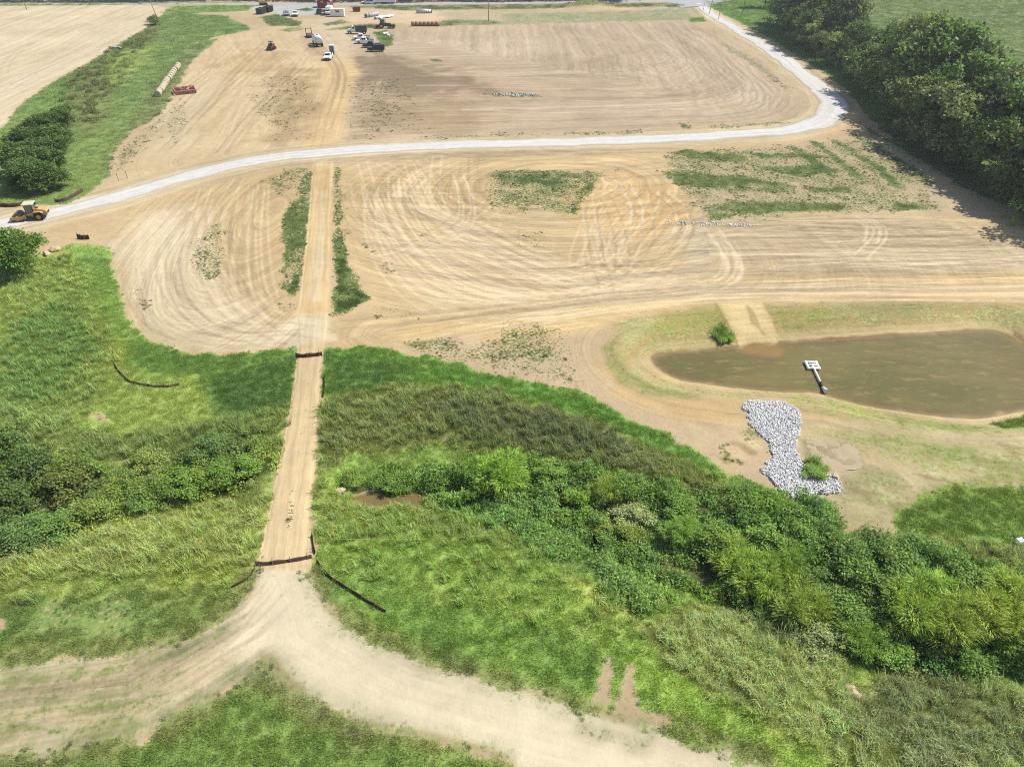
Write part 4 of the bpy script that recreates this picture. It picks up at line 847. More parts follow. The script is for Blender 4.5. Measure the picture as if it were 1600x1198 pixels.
# ------------------------------------------------------------------ scattered ground cover
def scatter(name, label, cat, pos, rot, scl, kind, col, meshes):
    me = mesh_np(name, pos, np.zeros((0, 3), int), None, False, {'rot': ('FLOAT_VECTOR', rot), 'scl': ('FLOAT_VECTOR', scl), 'tint': ('FLOAT_COLOR', col)})
    a = me.attributes.new('kind', 'INT', 'POINT'); a.data.foreach_set('value', np.asarray(kind, np.int32))
    ob = tag(link(name, me), label, cat, None, 'stuff')
    ng = bpy.data.node_groups.new(name + '_scatter', 'GeometryNodeTree')
    ng.interface.new_socket('Geometry', in_out='INPUT', socket_type='NodeSocketGeometry'); ng.interface.new_socket('Geometry', in_out='OUTPUT', socket_type='NodeSocketGeometry')
    gi_ = ng.nodes.new('NodeGroupInput'); go = ng.nodes.new('NodeGroupOutput'); iop = ng.nodes.new('GeometryNodeInstanceOnPoints'); jn = ng.nodes.new('GeometryNodeJoinGeometry')
    for m_ in meshes:
        src = bpy.data.objects.new(m_.name, m_); oi = ng.nodes.new('GeometryNodeObjectInfo'); oi.inputs['Object'].default_value = src; oi.inputs['As Instance'].default_value = True
        ng.links.new(oi.outputs['Geometry'], jn.inputs[0])
    def na(nm, ty):
        q = ng.nodes.new('GeometryNodeInputNamedAttribute'); q.data_type = ty; q.inputs['Name'].default_value = nm; return q.outputs['Attribute']
    e2r = ng.nodes.new('FunctionNodeEulerToRotation'); ng.links.new(na('rot', 'FLOAT_VECTOR'), e2r.inputs[0])
    ng.links.new(gi_.outputs[0], iop.inputs['Points']); ng.links.new(jn.outputs[0], iop.inputs['Instance']); iop.inputs['Pick Instance'].default_value = True
    ng.links.new(na('kind', 'INT'), iop.inputs['Instance Index']); ng.links.new(e2r.outputs[0], iop.inputs['Rotation']); ng.links.new(na('scl', 'FLOAT_VECTOR'), iop.inputs['Scale']); ng.links.new(iop.outputs[0], go.inputs[0])
    md = ob.modifiers.new('scatter', 'NODES'); md.node_group = ng
    return ob

rg = np.random.default_rng(11)
def spread(y0, y1, dens, over=1.12):
    """evenly random ground points between two distances"""
    wmax = 0.7207 * depth_of(y1) * over; n = int(dens * 2 * wmax * (y1 - y0)); x = rg.uniform(-wmax, wmax, n); y = rg.uniform(y0, y1, n)
    k = np.abs(x) < 0.7207 * depth_of(y) * over + 2; return x[k], y[k]

def place(name, label, cat, x, y, meshes, s0, s1, zoff=None, zs=None, tilt=.12, bright=1.0, cvar=.14, grey=None):
    n = len(x); z = H(x, y) + (0 if zoff is None else zoff) - .02; col = gsample(leafy, x, y) * bright * rg.uniform(1 - cvar, 1 + cvar, (n, 1)) * rg.uniform(.93, 1.07, (n, 3))
    if grey is not None: col = col * grey
    s = rg.uniform(s0, s1, n); sc = np.stack([s, s, s * (1 if zs is None else zs)], 1)
    rot = np.stack([rg.normal(0, tilt, n), rg.normal(0, tilt, n), rg.uniform(0, 2 * math.pi, n)], 1)
    return scatter(name, label, cat, np.stack([x, y, z], 1), rot, sc, rg.integers(0, len(meshes), n), col, meshes)

g_short = [veg_mesh('turf_patch', *blades(100 + i, 64, .42, .07, .22, .030, .8, 1, .08), 'blade') for i in range(5)]
g_tall = [veg_mesh('tall_grass_clump', *blades(200 + i, 38, .36, .40, 1.0, .036, .8, 3, .28), 'blade') for i in range(5)]
def clump(seed):
    r = np.random.default_rng(seed); n = 84; u = unit(r, n); u[:, 2] = np.abs(u[:, 2]); P = u * np.array([.5, .5, .42]) * r.uniform(.5, 1.05, (n, 1)); Nn = u * .7 + unit(r, n) * .5; Nn[:, 2] += .6
    C = r.uniform(.75, 1.25, (n, 1)) * np.stack([r.uniform(.88, 1.15, n), np.ones(n), r.uniform(.8, 1.15, n)], 1)
    return leaves_at(P, unit(r, n) + u * .4, Nn, r.uniform(.08, .22, n), r.uniform(.05, .14, n), C)
g_leafy = [veg_mesh('leafy_clump', *clump(300 + i), 'blade') for i in range(5)]

x, y = spread(18, 96, 11.0)
cv = gsample(cover, x, y); tl = gsample(tall, x, y); tk = gsample(thick, x, y); k = (cv > .80 + .25 * (fbm(x, y, .9, 51, 3) - .5)) & (tk < .75) & (gsample(path_in, x, y) < .05) & (np.abs(gsample(rsd, x, y)) > .15)
x, y, tl = x[k], y[k], tl[k]
place('grass', 'short green grass around the path, tracks and creek', 'grass', x, y, g_short, .75, 1.25, zs=rg.uniform(.7, 1.3, len(x)) * (1 + .5 * tl), bright=1.25)
xs, ys, ss = [], [], []
for y0, y1, dn, sc_ in ((96, 180, 1.6, 1.9), (180, 380, .55, 3.2)):
    x, y = spread(y0, y1, dn); cv = gsample(cover, x, y); k = (cv > .8); xs.append(x[k]); ys.append(y[k]); ss.append(np.full(k.sum(), sc_))
x, y, s = map(np.concatenate, (xs, ys, ss))
sc_obj = place('far_grass', 'green grass on the far verge, the ditch banks and crop field', 'grass', x, y, g_short, .8, 1.2, zs=.6, bright=1.25)
a_ = sc_obj.data.attributes['scl']; buf = np.zeros(len(x) * 3, np.float32); a_.data.foreach_get('vector', buf); a_.data.foreach_set('vector', (buf.reshape(-1, 3) * s[:, None] * np.array([1, 1, .8])).ravel().astype(np.float32))
x, y = spread(20, 215, 7.0); cv = gsample(cover, x, y); n_sp = fbm(x, y, 1.1, 53, 3); k = (cv < .82) & (cv > .15) & (cv + 1.8 * (n_sp - .5) > .55); x, y = x[k], y[k]
place('sparse_weeds', 'sparse low weeds sprouting in patches on the bare soil', 'weeds', x, y, g_short + g_leafy[:2], .25, .55, zs=.75, bright=1.0, grey=np.array([.80, .9, .95]))
x, y = spread(18, 110, 15.0); fl_ = gsample(flowA, x, y); k = rg.uniform(size=len(x)) < gsample(thin, x, y) ** 1.2 * 1.5 * sstep(.40, .60, fbm(fl_[:, 0] / .55, fl_[:, 1] / 5.0, 1.0, 91, 3)); x, y = x[k], y[k]
place('young_grass', 'thin young grass coming up on the pond banks', 'grass', x, y, g_short, .22, .5, zs=.6, bright=.95)
x, y = spread(18, 100, 3.4); tl = gsample(tall, x, y); k = rg.uniform(size=len(x)) < tl * (.45 + .9 * fbm(x, y, 3.0, 55, 2)); x, y = x[k], y[k]; lump = fbm(x, y, 4.0, 56, 3)
place('tall_grass', 'tall arching pale grass and weeds along the creek banks', 'grass', x, y, g_tall, .75, 1.35, zs=.55 + 1.35 * lump, bright=1.40, cvar=.20, grey=np.array([.94, 1.0, 1.12]))
x, y = spread(95, 330, .5); tl = gsample(tall, x, y); k = rg.uniform(size=len(x)) < tl; x, y = x[k], y[k]
place('ditch_weeds', 'dark rank weeds along the far field ditch', 'weeds', x, y, g_tall + g_leafy, 1.2, 2.4, bright=.9)
x, y = spread(18, 96, 8.0); tk = gsample(thick, x, y); k = (rg.uniform(size=len(x)) < tk * 1.1) & (gsample(rsd, x, y) > .8) & (fbm(x, y, 2.2, 59, 3) > .37); x, y = x[k], y[k]; lump = fbm(x, y, 3.4, 57, 3); n = len(x)
hg = (np.clip(lump - .34, 0, 1) * 5.0) * gsample(thick, x, y); patch = fbm(x, y, 5.5, 58, 3)
place('undergrowth', 'dense leafy undergrowth and vines filling the creek bed', 'undergrowth', x, y, g_leafy, .8, 1.5, zoff=hg * rg.uniform(.25, 1, n), tilt=.5, bright=1.25, cvar=.2, grey=np.stack([.82 + .62 * patch, .92 + .45 * patch, .6 + .75 * fbm(x, y, 4, 60, 2)], 1))

# ------------------------------------------------------------------ trees and shrubs
def limb(mb, p0, p1, r0, r1, seed, n=7, segs=4):
    r = random.Random(seed); p0, p1 = Vector(p0), Vector(p1); pts = [p0.lerp(p1, i / segs) + Vector((r.uniform(-1, 1), r.uniform(-1, 1), 0)) * (.06 * (p1 - p0).length if 0 < i < segs else 0) for i in range(segs + 1)]
    for i in range(segs): mb.tube(pts[i], pts[i + 1], r0 + (r1 - r0) * i / segs, r0 + (r1 - r0) * (i + 1) / segs, n, i == 0)

def trunk_mesh(name, seed, h, rad, lobes):
    mb = MB(); limb(mb, (0, 0, -.3), (0, 0, h), rad, rad * .55, seed)
    for i, l in enumerate(lobes): limb(mb, (0, 0, h * (.45 + .5 * ((i * .37) % 1))), (l[0] * .75, l[1] * .75, l[2]), rad * .42, rad * .1, seed + i + 1, 5, 3)
    me = bpy.data.meshes.new(name); me.from_pydata(mb.v, [], mb.f); me.materials.append(M['bark']); me.update(); return me

PROTO = {}
def proto(key, seed, kind):
    r = random.Random(seed); nl = {'oak': 11, 'edge': 13, 'willow': 9, 'shrub': 12, 'cedar': 7}[kind]; lobes = []
    for i in range(nl):
        a = 2 * math.pi * i / nl + r.uniform(-.5, .5)
        if kind == 'oak': q = r.uniform(.12, .34); lobes.append((q * math.cos(a), q * math.sin(a), r.uniform(.30, .80), r.uniform(.13, .22), r.uniform(.13, .22), r.uniform(.11, .18)))
        elif kind == 'edge': q = r.uniform(.12, .38); lobes.append((q * math.cos(a), q * math.sin(a), r.uniform(.08, .78), r.uniform(.14, .22), r.uniform(.14, .22), r.uniform(.11, .18)))
        elif kind == 'cedar': q = r.uniform(.08, .26); lobes.append((q * math.cos(a), q * math.sin(a), r.uniform(.25, .78), r.uniform(.14, .22), r.uniform(.14, .22), r.uniform(.16, .24)))
        elif kind == 'shrub': q = r.uniform(.1, .52); lobes.append((q * math.cos(a), q * math.sin(a), r.uniform(.2, .72) * (1.15 - q), r.uniform(.10, .2), r.uniform(.10, .2), r.uniform(.12, .26)))
        else: q = r.uniform(.15, .40); lobes.append((q * math.cos(a), q * math.sin(a), r.uniform(.28, .72), r.uniform(.18, .30), r.uniform(.18, .30), r.uniform(.18, .30)))
    lobes.append((0, 0, .72, .2, .2, .22) if kind != 'shrub' else (0, 0, .6, .16, .16, .2))
    if kind in ('oak', 'edge'): V, F, C = crown(seed, lobes, 230, 16, .052, .036, .032, .15, .1, .45, .42)
    elif kind == 'cedar': V, F, C = crown(seed, lobes, 340, 22, .062, .026, .036, .1, .5, .45, .25)
    elif kind == 'willow': V, F, C = crown(seed, lobes, 300, 20, .105, .014, .045, .25, .75, .45, .22)
    else: V, F, C = crown(seed, lobes, 260, 18, .058, .036, .05, .2, .15, .42, .3)
    PROTO[key] = (trunk_mesh('trunk', seed, .62, .028 if kind in ('oak', 'cedar', 'edge') else .022, lobes), veg_mesh('crown', V, F, C, 'leaf'))
for i in range(5): proto(('oak', i), 700 + i, 'oak'); proto(('edge', i), 780 + i, 'edge'); proto(('willow', i), 720 + i, 'willow'); proto(('shrub', i), 740 + i, 'shrub')
for i in range(3): proto(('cedar', i), 760 + i, 'cedar')
tree_rng = random.Random(3)
def tree(name, kind, px=None, h=6.0, w=None, col=(70, 104, 40), label='', cat='tree', group=None, world=None, sink=0.0, var=None):
    """h: height, w: crown width relative to the prototype"""
    p = at(*px) if px is not None else Vector((world[0], world[1], ground(*world)))
    e = empty(name, (p.x, p.y, p.z - sink), tree_rng.uniform(0, 6.28), label, cat, group); w = h if w is None else w; e.scale = (w, w, h)
    n = 5 if kind != 'cedar' else 3; tm, cm = PROTO[(kind, tree_rng.randrange(n) if var is None else var % n)]
    link('trunk', tm, e); c = link('crown', cm, e); f = tree_rng.uniform(.88, 1.12); col = (max(col[0], .70 * col[1]), col[1], col[2]); cl = lin(col, 1.3) * f; cl = (cl * .86 + .14 * float(cl @ np.array([.3, .6, .1]))) * (np.array([1.35, 1.25, 1.0]) if kind == 'cedar' else np.array([1.6, 1.42, 1.15]) if kind in ('oak', 'edge') else np.array([1.72, 1.48, 1.0]) if kind == 'shrub' else np.array([1.45, 1.36, .95])); c.color = (cl[0], cl[1], cl[2], 1)
    return e

ORD = ['first', 'second', 'third', 'fourth', 'fifth', 'sixth', 'seventh', 'eighth', 'ninth', 'tenth', 'eleventh', 'twelfth', 'thirteenth', 'fourteenth', 'fifteenth', 'sixteenth', 'seventeenth', 'eighteenth', 'nineteenth',
       'twentieth', 'twenty-first', 'twenty-second', 'twenty-third', 'twenty-fourth', 'twenty-fifth', 'twenty-sixth', 'twenty-seventh', 'twenty-eighth', 'twenty-ninth', 'thirtieth', 'thirty-first', 'thirty-second']
WOOD = smooth_line([flat(x, y) for x, y in [(1205, 38), (1250, 75), (1300, 108), (1350, 150), (1400, 195), (1460, 245), (1530, 292), (1610, 345), (1700, 400)]], 8)
wp, _ = resample(WOOD, 6.2); wd_ = np.gradient(wp, axis=0); wn_ = np.stack([-wd_[:, 1], wd_[:, 0]], 1) / np.linalg.norm(wd_, axis=1)[:, None]
wn_ *= np.sign(wn_[:, :1])
GREENS = [(74, 98, 48), (66, 92, 42), (88, 106, 58), (60, 84, 42), (84, 100, 62), (72, 102, 44)]
def wood_h(i, n, row):
    t = i / n
    prof = np.interp(t, [0, .12, .24, .30, .42, .52, .62, .72, .85, 1], [17, 20, 19, 12, 14, 20, 20, 19, 19, 18])
    return prof * (0.66 if row == 0 else 1.0)
for row, (offs, step) in enumerate(((2.5, 1), (9.5, 1))):
    c_ = 0
    for i in range(0, len(wp), step):
        j = tree_rng.uniform(-1.5, 1.5); q = wp[i] + wn_[i] * (offs + j) + wd_[i] / np.linalg.norm(wd_[i]) * (3 * row + tree_rng.uniform(-1, 1))
        hh = wood_h(i, len(wp), row) * tree_rng.uniform(.86, 1.14)
        if c_ >= len(ORD): break
        tree('broadleaf_tree', 'edge' if row == 0 else 'oak', None, hh, hh * tree_rng.uniform(.80, 1.0) * (1.15 if row == 0 else 1), GREENS[tree_rng.randrange(6)],
             'dark green %s broadleaf tree, %s from the road junction' % ('front row' if row == 0 else 'taller back row', ORD[c_]), 'tree', 'trees of the wood beside the road', world=q); c_ += 1
for i, (px, hh, ww, lb) in enumerate((((1192, 12), 12, 13, 'dark tree at the near end of the wood by the junction'), ((1240, 4), 15, 15, 'tall dark tree at the far corner of the wood'), ((1290, 10), 17, 17, 'tall dark tree at the back of the wood beside the crop field'))):
    tree('broadleaf_tree', 'oak', px, hh, ww, GREENS[i], lb, 'tree', 'trees of the wood beside the road')
# clump in the ditch, left
for px, hh, ww, lb in (((46, 296), 5.6, 8.5, 'lowest tree of the dark clump in the green ditch'), ((78, 298), 5.4, 8.5, 'dark tree at the lower end of the ditch clump, nearest the gravel road'), ((38, 272), 6.0, 9.0, 'dark tree on the field side of the ditch clump'),
        ((72, 268), 6.6, 9.5, 'tallest dark tree in the middle of the ditch clump'), ((50, 245), 6.2, 9.0, 'dark tree in the upper half of the ditch clump, beside the tilled field'), ((88, 240), 6.0, 8.5, 'dark tree in the upper half of the ditch clump, beside the bright grass'), ((64, 222), 5.4, 7.5, 'dark tree at the upper end of the ditch clump'), ((94, 262), 6.0, 8.0, 'dark tree on the bright grass side of the ditch clump'), ((56, 282), 6.2, 9.0, 'dark tree just behind the lowest ones of the ditch clump'), ((82, 218), 5.8, 7.5, 'dark tree near the top of the ditch clump'), ((106, 208), 6.0, 7.0, 'small dark tree standing off the top of the ditch clump')):
    tree('ditch_tree', 'cedar', px, hh, ww, (70, 96, 42), lb, 'tree', 'dark trees in the green ditch')
tree('round_tree', 'cedar', (34, 424), 6.6, 9.6, (74, 108, 30), 'round bright green tree beside the gravel road and the yellow roller', var=0)
tree('leaning_bush', 'shrub', (242, 39), 4.0, 6.5, (82, 104, 56), 'lone dark bush beside the utility pole at the field corner', 'bush')
# willows and shrubs along the creek
WIL = (112, 140, 40)
for px, hh, ww, c, lb in (((785, 762), 3.9, 4.6, (104, 138, 36), 'round yellow green willow standing alone above the open creek water'), ((752, 764), 3.0, 3.4, (98, 130, 40), 'smaller willow touching the round willow above the creek water'),
        ((944, 782), 2.4, 3.0, (112, 136, 44), 'small yellow green willow in the middle of the thicket'), ((1062, 845), 2.6, 3.0, (100, 134, 48), 'small bright willow in the thicket below the bare sand'),
        ((1150, 900), 3.2, 4.0, WIL, 'yellow green willow at the upper left of the willow stand'), ((1188, 925), 3.4, 4.2, WIL, 'yellow green willow second along the lower edge of the stand'), ((1240, 968), 3.6, 4.4, (108, 132, 42), 'yellow green willow above the tall pale grass'),
        ((1228, 900), 3.0, 3.6, (98, 130, 42), 'willow tucked behind the lower willows near the boulders'), ((1335, 1015), 2.4, 2.8, (92, 122, 40), 'short olive willow in front of the dark gap'),
        ((1415, 985), 3.9, 4.6, WIL, 'large yellow green willow above the dark gap'), ((1470, 1000), 3.8, 4.4, (112, 136, 44), 'large willow between two others on the far creek bank'), ((1450, 940), 3.2, 4.2, (104, 136, 44), 'willow behind the large ones below the pale weeds'),
        ((1525, 985), 4.0, 4.8, (124, 144, 52), 'pale crowned willow, brightest of the stand'), ((1565, 945), 3.4, 4.4, (112, 136, 46), 'willow at the back near the frame edge'), ((1592, 1010), 4.0, 4.6, (110, 136, 44), 'willow at the frame edge below the others')):
    tree('willow', 'willow', px, hh, ww, c, lb, 'willow', 'willows along the creek')
for px, hh, ww, c, lb in (((940, 838), 1.9, 2.6, (96, 116, 46), 'shrub with pale yellow leaves, left of a pair'), ((986, 850), 2.0, 2.8, (96, 118, 46), 'shrub with pale yellow leaves, right of a pair'), ((985, 812), 2.0, 3.4, (112, 132, 96), 'blue grey green shrub behind the pale yellow pair'),
        ((1300, 962), 3.0, 4.6, (64, 108, 40), 'broad dark green shrub between the willows'), ((1345, 925), 3.0, 4.4, (70, 112, 44), 'dark green shrub behind the gap in the willows'), ((1318, 885), 2.8, 4.4, (64, 106, 42), 'dark shrub below the erosion blankets'),
        ((1262, 850), 2.4, 4.0, (72, 116, 44), 'bright green shrub under the tan boulders'), ((1195, 855), 2.4, 4.0, (74, 120, 46), 'green shrub in the thicket below the riprap'), ((1120, 860), 2.4, 4.0, (66, 116, 40), 'green shrub left of the willow stand'),
        ((1400, 905), 2.8, 4.2, (78, 114, 46), 'dark shrub behind the largest willow'), ((1380, 1030), 2.0, 3.2, (92, 130, 50), 'light green shrub at the edge of the tall pale grass'), ((1500, 920), 2.6, 3.8, (82, 114, 50), 'green shrub at the back of the willow stand'),
        ((1270, 1005), 2.0, 3.4, (104, 126, 86), 'grey green shrub in front of the dark gap'), ((1060, 800), 1.9, 3.2, (72, 118, 46), 'green shrub near the upper thicket edge'), ((905, 790), 2.1, 3.4, (84, 128, 42), 'bright green shrub left of the blue grey one'),
        ((855, 750), 1.9, 3.0, (72, 118, 46), 'leafy shrub right of the round willow'), ((690, 760), 1.7, 2.8, (66, 116, 40), 'dark leafy shrub on the bank above the creek water'), ((615, 764), 1.5, 2.8, (72, 116, 44), 'green shrub at the upper end of the creek water'), ((548, 756), 1.6, 2.6, (92, 124, 54), 'light shrub beside the path above the creek'),
        ((15, 700), 3.0, 4.6, (68, 100, 46), 'dark shrub at the left frame edge, uppermost'), ((55, 745), 3.2, 5.0, (62, 90, 42), 'dark olive shrub, upper of the left thicket'), ((20, 800), 3.2, 5.0, (52, 80, 38), 'darkest shrub at the left frame edge'), ((118, 770), 3.0, 5.0, (78, 96, 46), 'olive shrub with pale leaf tips left of the path'),
        ((150, 812), 2.6, 4.2, (86, 110, 50), 'olive shrub with yellow tips above the pale grass'), ((85, 838), 2.4, 4.4, (66, 112, 58), 'bluish green shrub lowest in the left thicket'), ((30, 850), 2.4, 4.2, (72, 104, 60), 'bluish shrub at the lower left thicket corner'),
        ((215, 790), 2.2, 3.8, (74, 116, 56), 'green shrub in the middle of the left thicket'), ((262, 778), 2.2, 3.8, (60, 104, 40), 'dark green shrub above the bare creek bank'), ((300, 760), 2.4, 4.2, (64, 112, 38), 'bright leafy shrub near the path end of the left thicket'),
        ((350, 750), 2.4, 4.0, (70, 118, 42), 'leafy shrub second from the path in the left thicket'), ((392, 735), 2.0, 3.4, (74, 118, 46), 'leafy shrub closest to the path in the left thicket'), ((330, 705), 1.9, 3.4, (72, 106, 60), 'blue green shrub at the top of the left thicket'), ((235, 730), 1.9, 3.2, (96, 116, 60), 'pale shrub at the upper edge of the left thicket')):
    tree('shrub', 'shrub', px, hh, ww, c, lb, 'shrub', 'shrubs in the creek thicket')
tree('sedge_clump', 'shrub', (1130, 528), .5, 2.2, (86, 120, 36), 'small round green bush on the pond bank beside the sand chute', 'bush')
tree('sedge_clump', 'shrub', (1272, 742), .9, 2.6, (80, 122, 40), 'bright green bush on the inner edge of the riprap', 'bush')
# the wood beyond the paved road: one dark mass seen only along the top edge
V_, F_, C_, nb = [], [], [], 0
tp = np.linspace(-420, 520, 120)
for i, xx in enumerate(tp):
    yy = 362 + 8 * vnoise([i * .4], [0], 9)[0] + (24 if xx > 60 else 0); hh = 9 + 6 * vnoise([i * .7], [3.], 4)[0]
    v, f, c = crown(900 + i, [(0, 0, .4, .5, .5, .45), (0, 0, .75, .35, .35, .25)], 40, 8, .16, .11, .09)
    V_.append(v * np.array([hh, hh, hh]) + np.array([xx, yy, 0])); F_.append(f + nb); C_.append(c * lin((58, 74, 40), .55)[None, :] / 1.0); nb += len(v)
fo = link('far_wood', veg_mesh('far_wood', np.concatenate(V_), np.concatenate(F_), np.concatenate(C_), 'leaf')); fo.color = (1, 1, 1, 1); tag(fo, 'dark belt of trees beyond the paved road', 'wood', None, 'stuff')
# riprap: broken stone in the spillway and in two short check lines
def rock(seed):
    r = np.random.default_rng(seed); mb = MB().sphere((0, 0, 0), 1, 7, 4); V = np.array(mb.v); n = V / (np.linalg.norm(V, axis=1)[:, None] + 1e-9)
    V = n * (1 + .35 * (vnoise(n[:, 0] * 2 + seed, n[:, 1] * 2 + n[:, 2], seed)[:, None] - .5) * 2) * np.array([1, r.uniform(.6, .9), r.uniform(.5, .8)])
    F = [q for q in mb.f]; return mesh_np('stone', V, np.array(F), M['riprap'], False)
rocks = [rock(40 + i) for i in range(6)]
def stones(name, label, poly_px, dens, s0, s1, cols=((150, 150, 150), (205, 206, 208)), lift=.12):
    P = np.array(A2(poly_px)); lo, hi = P.min(0), P.max(0); n = int(dens * np.prod(hi - lo)); x = rg.uniform(lo[0], hi[0], n); y = rg.uniform(lo[1], hi[1], n)
    d = poly_sd(P, x, y, 2); k = d + 1.3 * (fbm(x, y, 1.0, 61, 3) - .5) < .1; x, y = x[k], y[k]; n = len(x); t = rg.uniform(0, 1, (n, 1)) ** .7
    s = s0 + (s1 - s0) * rg.uniform(0, 1, n) ** 2
    return scatter(name, label, 'riprap', np.stack([x, y, H(x, y) + lift * rg.uniform(0, 1, n)], 1), rg.uniform(0, 6.28, (n, 3)), s[:, None] * rg.uniform(.8, 1.2, (n, 3)), rg.integers(0, 6, n), (lin(cols[0], .84) * (1 - t) + lin(cols[1], .84) * t), rocks)
stones('riprap', 'grey broken stone spillway running from the pond to the creek', RIP_POLY, 190, .045, .115, ((196, 195, 191), (236, 235, 231)), lift=.22)
stones('rock_check', 'thin line of white stones across the graded soil', [(1045, 346), (1090, 347), (1180, 351), (1182, 355), (1100, 353), (1046, 350)], 5, .10, .22, ((190, 192, 196), (226, 228, 232)))
stones('far_rock_check', 'thin grey line of stones in the far graded field', [(772, 147), (842, 147), (842, 151), (772, 150)], 3, .15, .3, ((170, 172, 172), (206, 208, 208)))
# ------------------------------------------------------------------ machines, vehicles and site things
def wheel(parent, c, r, w, rim='silver_paint', rr=.58, name='wheel'):
    o = MB().tube((0, -w / 2, 0), (0, w / 2, 0), r, None, 18).build(name, 'rubber', parent, True, c)
    sgn = 1 if c[1] > 0 else -1
    MB().tube((0, sgn * w * .3, 0), (0, sgn * (w / 2 + .02), 0), r * rr, r * rr * .85, 14).build('rim', rim, o, True)
    return o

def part(parent, name, mat, fn, smooth=False):
    mb = MB(); fn(mb); return mb.build(name, mat, parent, smooth)

def pickup(px, rz, paint, label, L=5.8, W=2.0, kind='pickup', group='pickups and cars parked at the site', name='pickup_truck', cat='pickup truck', s=1.0):
    e = empty(name, at(*px), rz, label, cat, group, s); h = W / 2; f = L / 2
    if kind == 'pickup':
        part(e, 'body', paint, lambda m: m.prism([(-f, .55), (-f, 1.05), (-.45, 1.08), (f - 1.5, 1.12), (f - .15, 1.02), (f, .85), (f, .5), (f - .4, .42), (-f + .3, .42)], -h, h))
        part(e, 'bed', 'black_plastic', lambda m: m.box(((-f - .45) / 2 - .02, 0, 1.075), (f - .75, W - .3, .08)))
        part(e, 'tailgate', paint, lambda m: m.box((-f + .02, 0, .98), (.08, W - .1, .36)))
        cabp = [(-.5, 1.07), (-.35, 1.78), (.95, 1.80), (f - 1.35, 1.10)]
    elif kind == 'suv':
        part(e, 'body', paint, lambda m: m.prism([(-f, .55), (-f, 1.15), (f - 1.3, 1.15), (f - .1, 1.08), (f, .95), (f, .5), (-f, .45)], -h, h))
        cabp = [(-f + .02, 1.15), (-f + .1, 1.84), (.75, 1.86), (f - 1.35, 1.14)]
    else:
        part(e, 'body', paint, lambda m: m.prism([(-f, .5), (-f, .95), (-f + .6, 1.0), (f - 1.4, .98), (f - .1, .8), (f, .65), (f, .4), (-f, .38)], -h, h))
        cabp = [(-f + .5, .98), (-f + 1.2, 1.44), (.6, 1.45), (f - 1.3, .97)]
    part(e, 'cab', paint, lambda m: m.prism(cabp, -h + .06, h - .06, .14, 1.3))
    (x0, z0), (x1, z1), (x2, z2), (x3, z3) = cabp
    part(e, 'windshield', 'glass', lambda m: m.add([(x3 - .10, -h + .22, z3 + .06), (x3 - .10, h - .22, z3 + .06), (x2 + .10, h - .30, z2 - .08), (x2 + .10, -h + .30, z2 - .08)], [(0, 1, 2, 3)]).add([(x3 - .06, -h + .22, z3 + .06), (x3 - .06, h - .22, z3 + .06), (x2 + .13, h - .30, z2 - .08), (x2 + .13, -h + .30, z2 - .08)], [(0, 1, 2, 3)]))
    part(e, 'rear_window', 'glass', lambda m: m.box(((x0 + x1) / 2 - .03, 0, (z0 + z1) / 2 + .08), (.06, W - .55, .4)))
    for sg in (-1, 1):
        part(e, 'side_window', 'glass', lambda m: m.prism([(x0 + .3, z0 + .12), (x1 + .15, z1 - .12), (x2 - .12, z2 - .12), (x3 - .5, z3 + .12)], sg * (h - .10) - .035, sg * (h - .10) + .035))
        part(e, 'headlight', 'lamp_lens', lambda m: m.box((f - .03, sg * (h - .25), .85 if kind != 'car' else .66), (.1, .32, .18)))
        part(e, 'tail_light', 'red_lens', lambda m: m.box((-f, sg * (h - .12), .92 if kind != 'car' else .8), (.08, .16, .3)))
        part(e, 'mirror', 'black_plastic', lambda m: m.box((x3 - .45, sg * (h + .12), z3 + .14), (.12, .2, .2)))
    part(e, 'bumper', 'steel' if kind == 'pickup' else 'black_plastic', lambda m: m.box((f + .05, 0, .55), (.16, W - .1, .24)))
    part(e, 'grille', 'black_plastic', lambda m: m.box((f - .01, 0, .78 if kind != 'car' else .56), (.06, W - .9, .2)))
    for x_ in (-f + 1.1, f - 1.0):
        for sg in (-1, 1): wheel(e, (x_, sg * (h - .10), .40), .40, .28)
    return e

PK = 'pickups and cars parked at the site'
pickup((566, 62.5), R(186), 'white_paint', 'white pickup parked next to the dump truck, farthest of the row', s=1.05)
pickup((570.5, 68), R(186), 'white_paint', 'white crew cab pickup parked second in the row of four', s=1.08)
pickup((581, 74), R(186), 'navy_paint', 'dark blue pickup between the white pickup and the black vehicle')
pickup((588, 80.5), R(184), 'black_paint', 'black boxy off-road vehicle nearest in the row of four', L=4.9, kind='suv', name='off_road_vehicle', cat='suv', s=1.1)
pickup((513.5, 92.5), R(-86), 'white_paint', 'white pickup facing the camera in front of the portable toilet', s=1.05)
pickup((462, 25), R(-80), 'white_paint', 'white pickup facing the camera beside the weedy mound', s=1.05)
pickup((448, 24.5), R(-70), 'silver_paint', 'silver car parked left of the white pickup by the weedy mound', L=4.7, W=1.85, kind='car', name='parked_car', cat='car', s=1.1)
pickup((500, 21.5), R(-90), 'navy_paint', 'dark blue pickup in front of the red building', s=1.0)
pickup((573, 6.5), R(180), 'white_paint', 'white car by the paved road, left of the long white trailer', L=4.7, W=1.85, kind='car', name='parked_car', cat='car')
pickup((581, 7), R(5), 'white_paint', 'white utility vehicle touching the long white trailer by the paved road', L=5.0, kind='suv', name='utility_vehicle', cat='suv')
pickup((509.5, 23), R(-92), 'silver_paint', 'grey pickup between the dark blue pickup and the white container', s=1.0)

